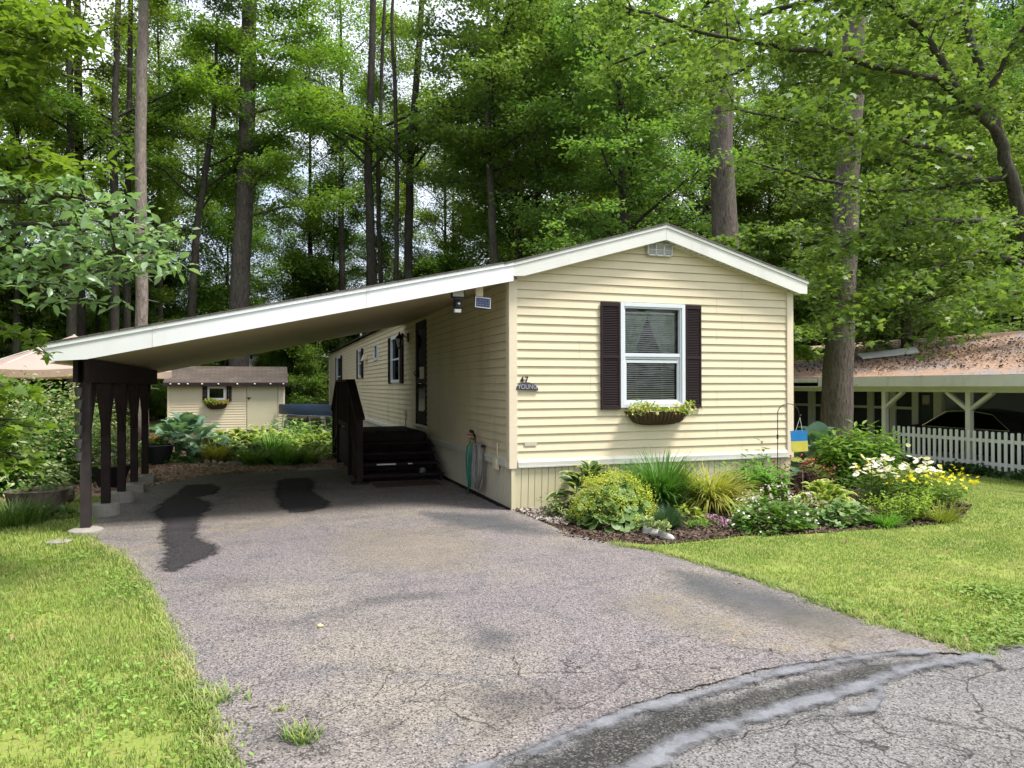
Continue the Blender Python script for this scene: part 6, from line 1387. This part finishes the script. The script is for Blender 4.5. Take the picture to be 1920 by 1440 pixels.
plant('shasta_daisies', c, 'patch of white daisies with yellow centres', [('leaves', l_, mL['green']), ('stems', s_, mL['stem']), ('petals', heads(t2+[0, 0, .05], .085, T_DAI, sd=.35), mL['white']), ('centres', heads(t2+[0, 0, .056], .022, T_CUP, sd=.2), mL['yel'])])
c = gy(1745, -1.5)
l_, s_, t_ = stemplant(c, .30, .2, .44, 80, 13, .08, T_LW, .25); t2 = np.concatenate([t_, t_[:45]+rng.normal(0, .05, (45, 3))])
plant('yellow_sundrops', c, 'clump of bright yellow flowers at the right end of the bed', [('leaves', l_, mL['bright']), ('petals', heads(t2+[0, 0, .02], .055, T_FL5, sd=.6), mL['yel'])])
q = g0(1650, 950); q[1] += .3; plant('yellow_sundrops', q, 'few yellow flowers mixed among the white daisies', [('petals', heads(q+np.column_stack([U(-.3, .5, 22), U(-.2, .2, 22), U(.40, .55, 22)]), .05, T_FL5, sd=.6), mL['yel']), ('stems', fountain(q, .4, .5, 30, (0, .2), (0, .2), .004, 3), mL['stem'])])
c = g0(1695, 980); l_, s_, t_ = stemplant(c, .34, .12, .34, 70, 14, .055, T_OV, .2); plant('airy_plant', c, 'airy yellow-green plant in front of the daisies', [('leaves', l_, mL['lime']), ('stems', s_, mL['stem'])])
c = g0(1660, 988); plant('grass_tuft', c, 'bright green strappy tuft at the lawn edge below the daisies', [('leaves', fountain(c, .10, .22, 200, (.3, 1.2), (.3, 1.2), .012, 4), mL['bright'])])
c = g0(1765, 978); plant('grass_tuft', c, 'fine pale tuft under the yellow flowers at the bed tip', [('leaves', fountain(c, .16, .28, 260, (.1, 1.1), (.3, 1.3), .006, 4), mL['lime'])])
c = g0(1690, 950); c[1] += .8; l_, s_, t_ = stemplant(c, .5, .2, .5, 40, 10, .08, T_LN, .2); plant('leafy_plant', c, 'green shoots between the daisies and the picket fence', [('leaves', l_, mL['green'])])
for px, y0p, y1p, lab in ((1634, 968, 870, 'thin dark plant stake left of the daisies'), (1505, 945, 880, 'thin pale plant stake in the burgundy plant')):
    c = g0(px, y0p); dk = float((c-CAMP)@_F); mb = MB(); mb.tube([tuple(c), tuple(lift(px, y1p, dk))], .004, 5); tag(mb.build('plant_stake', m_black if px > 1600 else m_conc), lab, 'stake')
# ivy along the fence foot
yv = np.linspace(yend, yF1+.3, 60); cen = [(NX-.35+rng.normal(0, .12), y, nz+.06+.05*math.sin(y*3)) for y in yv]
P = np.concatenate([np.array(q)+rng.normal(0, 1, (60, 3))*[.14, .12, .06] for q in cen]); tag(link('ivy', scatter('ivy', T_FAN, P, rots(len(P), sd=.5), U(.05, .11, len(P))), mL['deep']), 'dark ivy creeping along the foot of the picket fence', 'ivy', kind='stuff')
# ---------- window box
def wire_basket(x0, x1, y0, zt_, dp, dep_, tf, label, nm='window_basket', S=1.0, fl='yelp', nf=100):
    xm = (x0+x1)/2; e = empty(nm, tuple(tf @ Vector((xm, y0, zt_))), label, 'flower basket')
    def tr(mb_): mb_.v = [tuple(tf @ Vector(v)) for v in mb_.v]; return mb_
    n, m = 17, 9; vs = []
    for i in range(n):
        u = i/(n-1)*2-1; kx = (1-abs(u)**3.2)**.6; w_ = (x1-x0)/2
        for j in range(m):
            a = (math.pi/2)*j/(m-1); vs.append((xm+u*w_*(1-.16*math.sin(a)), y0-dep_*math.cos(a)*max(.12, kx), zt_-dp*math.sin(a)*max(.3, kx**.5)))
    mb = MB(); mb.add(vs, [(i*m+j, i*m+j+1, (i+1)*m+j+1, (i+1)*m+j) for i in range(n-1) for j in range(m-1)]); mb.add([(x0+.02, y0, zt_-.02), (x1-.02, y0, zt_-.02), (x1-.08, y0-dep_*.8, zt_-.02), (x0+.08, y0-dep_*.8, zt_-.02)], [(0, 1, 2, 3)])
    tr(mb).build('coir_liner', paint('coir', (.10, .055, .032), .95, .35, 30, 1), e, smooth=True)
    mb = MB()
    for i in range(0, n, 1):
        mb.tube([Vector(vs[i*m+j])+Vector((.018*j/m, -.006, -.003)) for j in range(m)], .004*S, 5)
    mb.tube([Vector(vs[i*m])+Vector((0, -.006, .004)) for i in range(n)], .005*S, 5); mb.tube([Vector(vs[i*m+m-2])+Vector((0, -.004, -.006)) for i in range(n)], .004*S, 5)
    tr(mb).build('wire_frame', m_black, e)
    k = int(520); xq = U(x0+.02, x1-.02, k); q = np.column_stack([xq, y0-U(.01, dep_*1.05, k), zt_+U(-.03, .15, k)*(.55+.45*np.sin((xq-x0)*8))]); q = np.array([tf @ Vector(v) for v in q]); me = scatter('m', T_OV, q, rots(k, sd=.6), S*U(.03, .06, k)); link('leaves', me, mL['lime'], e)
    q = np.column_stack([U(x0+.01, x1-.0, nf), y0-U(dep_*.6, dep_*1.15, nf), zt_+U(-.03, .11, nf)]); q = np.array([tf @ Vector(v) for v in q]); link('flowers', scatter('m', T_FL5, q, rots(nf, sd=.3)@np.array([[1, 0, 0], [0, 0, -1], [0, 1, 0]], float), S*U(.032, .055, nf)), mL[fl], e)
    return e
wb = wire_basket(1.50, 2.44, -.03, 1.19, .17, .20, Matrix(), 'coir-lined wire basket of pale yellow flowers under the front window')
k = 60; q = np.column_stack([np.concatenate([U(1.5, 1.75, 25), U(2.3, 2.6, 35)]), -U(.08, .26, k), 1.19+U(-.04, .06, k)]); link('trailing_flowers', scatter('m', T_FL5, q, rots(k, sd=.8), U(.015, .026, k)), mL['white'], wb)
wire_basket(sx(381), sx(426), -.03, .98, .20, .2, sw, 'small wire basket of orange flowers under the shed window', fl='orange', nf=22, S=1.6)
# ---------- back yard garden
def yd(px, py, z=.02): return g0(px, py, z)
def at(px, py, d, z=.02): q = D(px, py, d); return np.array([q[0], q[1], z])
c = at(347, 850, 15.0); plant('hosta', c, 'huge blue-green hosta left of the shed door', [('leaves', rosette(c, .95, .80, 62, .42, T_HW), mL['blue']), ('lower_leaves', dome(c, .8, .55, .45, 50, .36, T_HW, -.6, 0, sm=True), mL['blue'])])
c = at(298, 868, 14.2); e = plant('flower_pot', c, 'large dark blue pot of orange and cream flowers by the mulch path', [('foliage', dome(c+[0, 0, .36], .26, .2, .16, 150, .08, T_OV), mL['green']), ('flowers', heads(domepts(c+[-.1, 0, .38], .14, .15, .18, 34, .2), .075, T_FL5, sd=.7), mL['orange']), ('pale_flowers', heads(domepts(c+[.14, 0, .36], .14, .12, .16, 30, .0), .05, T_FL5, sd=.7), mL['pinkw'])], 'flower pot')
mb = MB(); mb.lathe(tuple(c), [(.15, 0), (.20, .05), (.26, .34), (.28, .36), (.27, .38), (.23, .38), (.22, .33)], 20); mb.build('pot', paint('glazed_pot', (.025, .03, .045), .35, .2, 6), e, smooth=True)
for px, d, rx, h, size, tpl, mt_, kind, lab in (
   (330, 14.4, .5, .22, .07, T_OV, 'bright', 'ground_cover', 'low bright leafy edging in front of the huge hosta'), (408, 14.6, .28, .38, .42, None, 'hakone', 'golden_grass', 'small golden grass clump beside the huge hosta'),
   (436, 17.5, .40, .42, .11, T_OV, 'deep', 'dark_shrub', 'dark leafy plant against the shed wall'), (440, 16.2, .65, .50, .20, T_HW, 'variY', 'hosta', 'cream-edged hosta left of the shed door'),
   (500, 16.6, .62, .55, .20, T_HW, 'variY', 'hosta', 'cream-edged hosta right in front of the shed door'), (455, 15.0, .5, .34, .16, T_HW, 'vari', 'hosta', 'white-edged dark hosta above the edging stones'),
   (510, 15.2, .42, .62, .55, None, 'bright', 'grass_clump', 'upright green grass clump in front of the shed door'), (560, 16.5, .75, .55, .13, T_OV, 'bright', 'leafy_plant', 'bright leafy mound below the blue canoe'),
   (600, 17.5, .8, .75, .14, T_OV, 'green', 'leafy_plant', 'taller leafy mass beside the home\'s side wall'), (545, 18.0, .6, .70, .14, T_OV, 'mantle', 'leafy_plant', 'pale green shrubby plant right of the shed'),
   (610, 15.2, .55, .42, .12, T_OV, 'green', 'leafy_plant', 'dark green leafy plant just left of the porch railing'), (590, 16, .5, .52, .16, T_HW, 'variY', 'hosta', 'pale hosta between the canoe and the porch'),
   (478, 14.1, .55, .28, .36, None, 'bright', 'fern', 'low bright fern band at the path edge, left end'), (535, 14.1, .55, .30, .36, None, 'bright', 'fern', 'low bright fern band at the path edge, right end'), (575, 14.3, .4, .3, .3, None, 'lime', 'fern', 'small lime fern near the stepping stone'),
   (395, 15.2, .35, .2, .06, T_OV, 'dark', 'burgundy_plant', 'small reddish plant right of the huge hosta')):
    c = at(px, 850, d)
    if tpl is None:
        me = fountain(c, rx*.45, size*1.2, 420, (.05, 1.0), (.3, 1.5), .022, 4)
    else: me = dome(c, rx, rx*.7, h, int(200*(rx/.5)**2*(.12/size)**1.2)+40, size, tpl, -.5, .4, .55, sm=tpl is T_HW)
    plant(kind, c, lab, [('leaves', me, mL[mt_])])
r_ = random.Random(8)
for i, px in enumerate((388, 402, 415, 428, 441, 452)):
    c = at(px, 866, 14.0-.02*i, .05); mb = MB(); mb.blob(tuple(c), (r_.uniform(.055, .075), .06, r_.uniform(.05, .08)), seg=8, rings=5, jit=.2); tag(mb.build('edging_stone', m_pebble), ('leftmost', 'second', 'third', 'fourth', 'fifth', 'rightmost')[i]+' of six pale stones edging the bed behind the path', 'stone', 'pale stones edging the back garden bed')
mb = MB(); c = g0(598, 880, .03); mb.lathe(tuple(c), [(.42, -.02), (.40, .0), (0, .002)], 9, sy=.6); tag(mb.build('stepping_stone', m_conc), 'flat pale stepping stone beside the porch', 'stone')
# left side: shrubs, stump planter, buckets, pots
for i, (px, d, rx, h, lab) in enumerate(((40, 11.2, 1.15, 1.62, 'tall pale-leaved rhododendron at the left edge'), (105, 11.8, 1.0, 1.45, 'pale-leaved rhododendron behind the near carport post'), (-30, 10.2, .9, 1.2, 'pale rhododendron cut by the left edge of the picture'), (165, 13.5, .8, 1.25, 'rhododendron seen between the carport posts'))):
    c = at(px, 850, d, 0); n = 3600
    st_ = MB(); 
    for k in range(9): a = r_.uniform(0, 6.28); st_.tube([tuple(c), tuple(c+[math.cos(a)*rx*.3, math.sin(a)*rx*.3, h*.5]), tuple(c+[math.cos(a)*rx*.7, math.sin(a)*rx*.6, h*.8])], [.02, .012, .004], 5, cap=False)
    e = plant('rhododendron', c, lab, [('pale_leaves', dome(c, rx, rx*.8, h, n//2, .085, T_OV, -.4, .7, .75), mL['rhodo']), ('leaves', dome(c, rx*.98, rx*.78, h*.98, n, .09, T_OV, -.6, .5, .35), mL['green'])], 'shrub')
    st_.build('stems', m_barkd, e)
c = g0(70, 962, 0); sp = empty('stump_planter', tuple(c), 'round weathered stump planter on the grass left of the carport', 'planter')
mb = MB(); mb.lathe(tuple(c), [(.27, -.02), (.30, .1), (.33, .24), (.35, .28), (.30, .285), (.26, .24), (0, .235)], 18, sy=.85); mb.build('stump', bark('stump_bark', (.05, .04, .032), (.22, .18, .14), .6, 8), sp)
me = dome(np.array(c)+[0, 0, .24], .24, .2, .10, 90, .07, T_OV, -.3, .5); link('weeds', me, mL['green'], sp)
mb = MB(); c = g0(128, 950, .12); mb.tube([tuple(c+[-.45, .25, 0]), tuple(c+[.0, .3, .0])], [.12, .1], 10, noise=.08); tag(mb.build('log', bark('old_log', (.06, .05, .04), (.24, .20, .16), .5, 9)), 'short grey log lying behind the stump planter', 'log')
c = g0(85, 975, 0); plant('leafy_plant', c, 'broad-leaved weeds in front of the stump planter', [('leaves', dome(c, .3, .18, .17, 120, .09, T_OV), mL['green'])])
c = g0(25, 985, 0); plant('leafy_plant', c, 'tuft of long grass and leaves at the left picture edge', [('leaves', fountain(c, .3, .35, 350, (.1, .9), (.3, 1), .014, 4), mL['green'])])
c = g0(110, 1019, .0); mb = MB(); mb.lathe(tuple(c), [(.11, 0), (.115, .02), (.09, .03), (0, .032)], 12, sy=.8); tag(mb.build('stone_disc', m_conc), 'small pale concrete disc in the grass near the first footing', 'stone')
# little buckets hung down the near post
for k, py in enumerate((735, 758, 782, 806, 832, 856)):
    q = PY(147, py, .16); x, y, z = q[0], .16, q[2]; t = empty('mini_bucket', (x, y, z), 'tiny metal bucket number in the hanging chain'.replace(' number', '')+' on the near carport post, '+('topmost', 'second from top', 'third from top', 'third from bottom', 'second from bottom', 'lowest')[k], 'bucket', 'tiny buckets chained down the near carport post')
    mb = MB(); mb.lathe((x, y, z-.045), [(.028, 0), (.042, .085), (.046, .092), (.040, .092), (.026, .006)], 10); mb.build('pail', paint('zinc', (.10, .10, .10), .45, .3, 20, metal=.5), t)
    mb = MB(); mb.tube([(x-.03, y, z+.035), (x, y, z+.085), (x+.03, y, z+.035)], .0025, 4); mb.build('wire', m_black, t)
c = at(208, 880, 11.0, 0); e = empty('tall_planter', tuple(c), 'dark tapered planter seen between the carport posts', 'planter')
mb = MB(); mb.lathe(tuple(c), [(.16, 0), (.27, .32), (.28, .34), (.24, .34)], 4); mb.build('pot', m_black, e)
me = dome(np.array(c)+[0, 0, .32], .24, .2, .18, 120, .06, T_OV); link('foliage', me, mL['bright'], e); link('flowers', heads(domepts(np.array(c)+[0, 0, .34], .24, .2, .16, 20), .05, T_FL5), mL['white'], e)
c = at(180, 870, 12.5, 0); mb = MB(); mb.lathe(tuple(c), [(.14, 0), (.2, .26), (.22, .3), (.18, .3)], 14); tag(mb.build('clay_pot', paint('terracotta', (.36, .13, .07), .8, .15, 8)), 'terracotta pot half hidden behind the carport posts', 'pot')
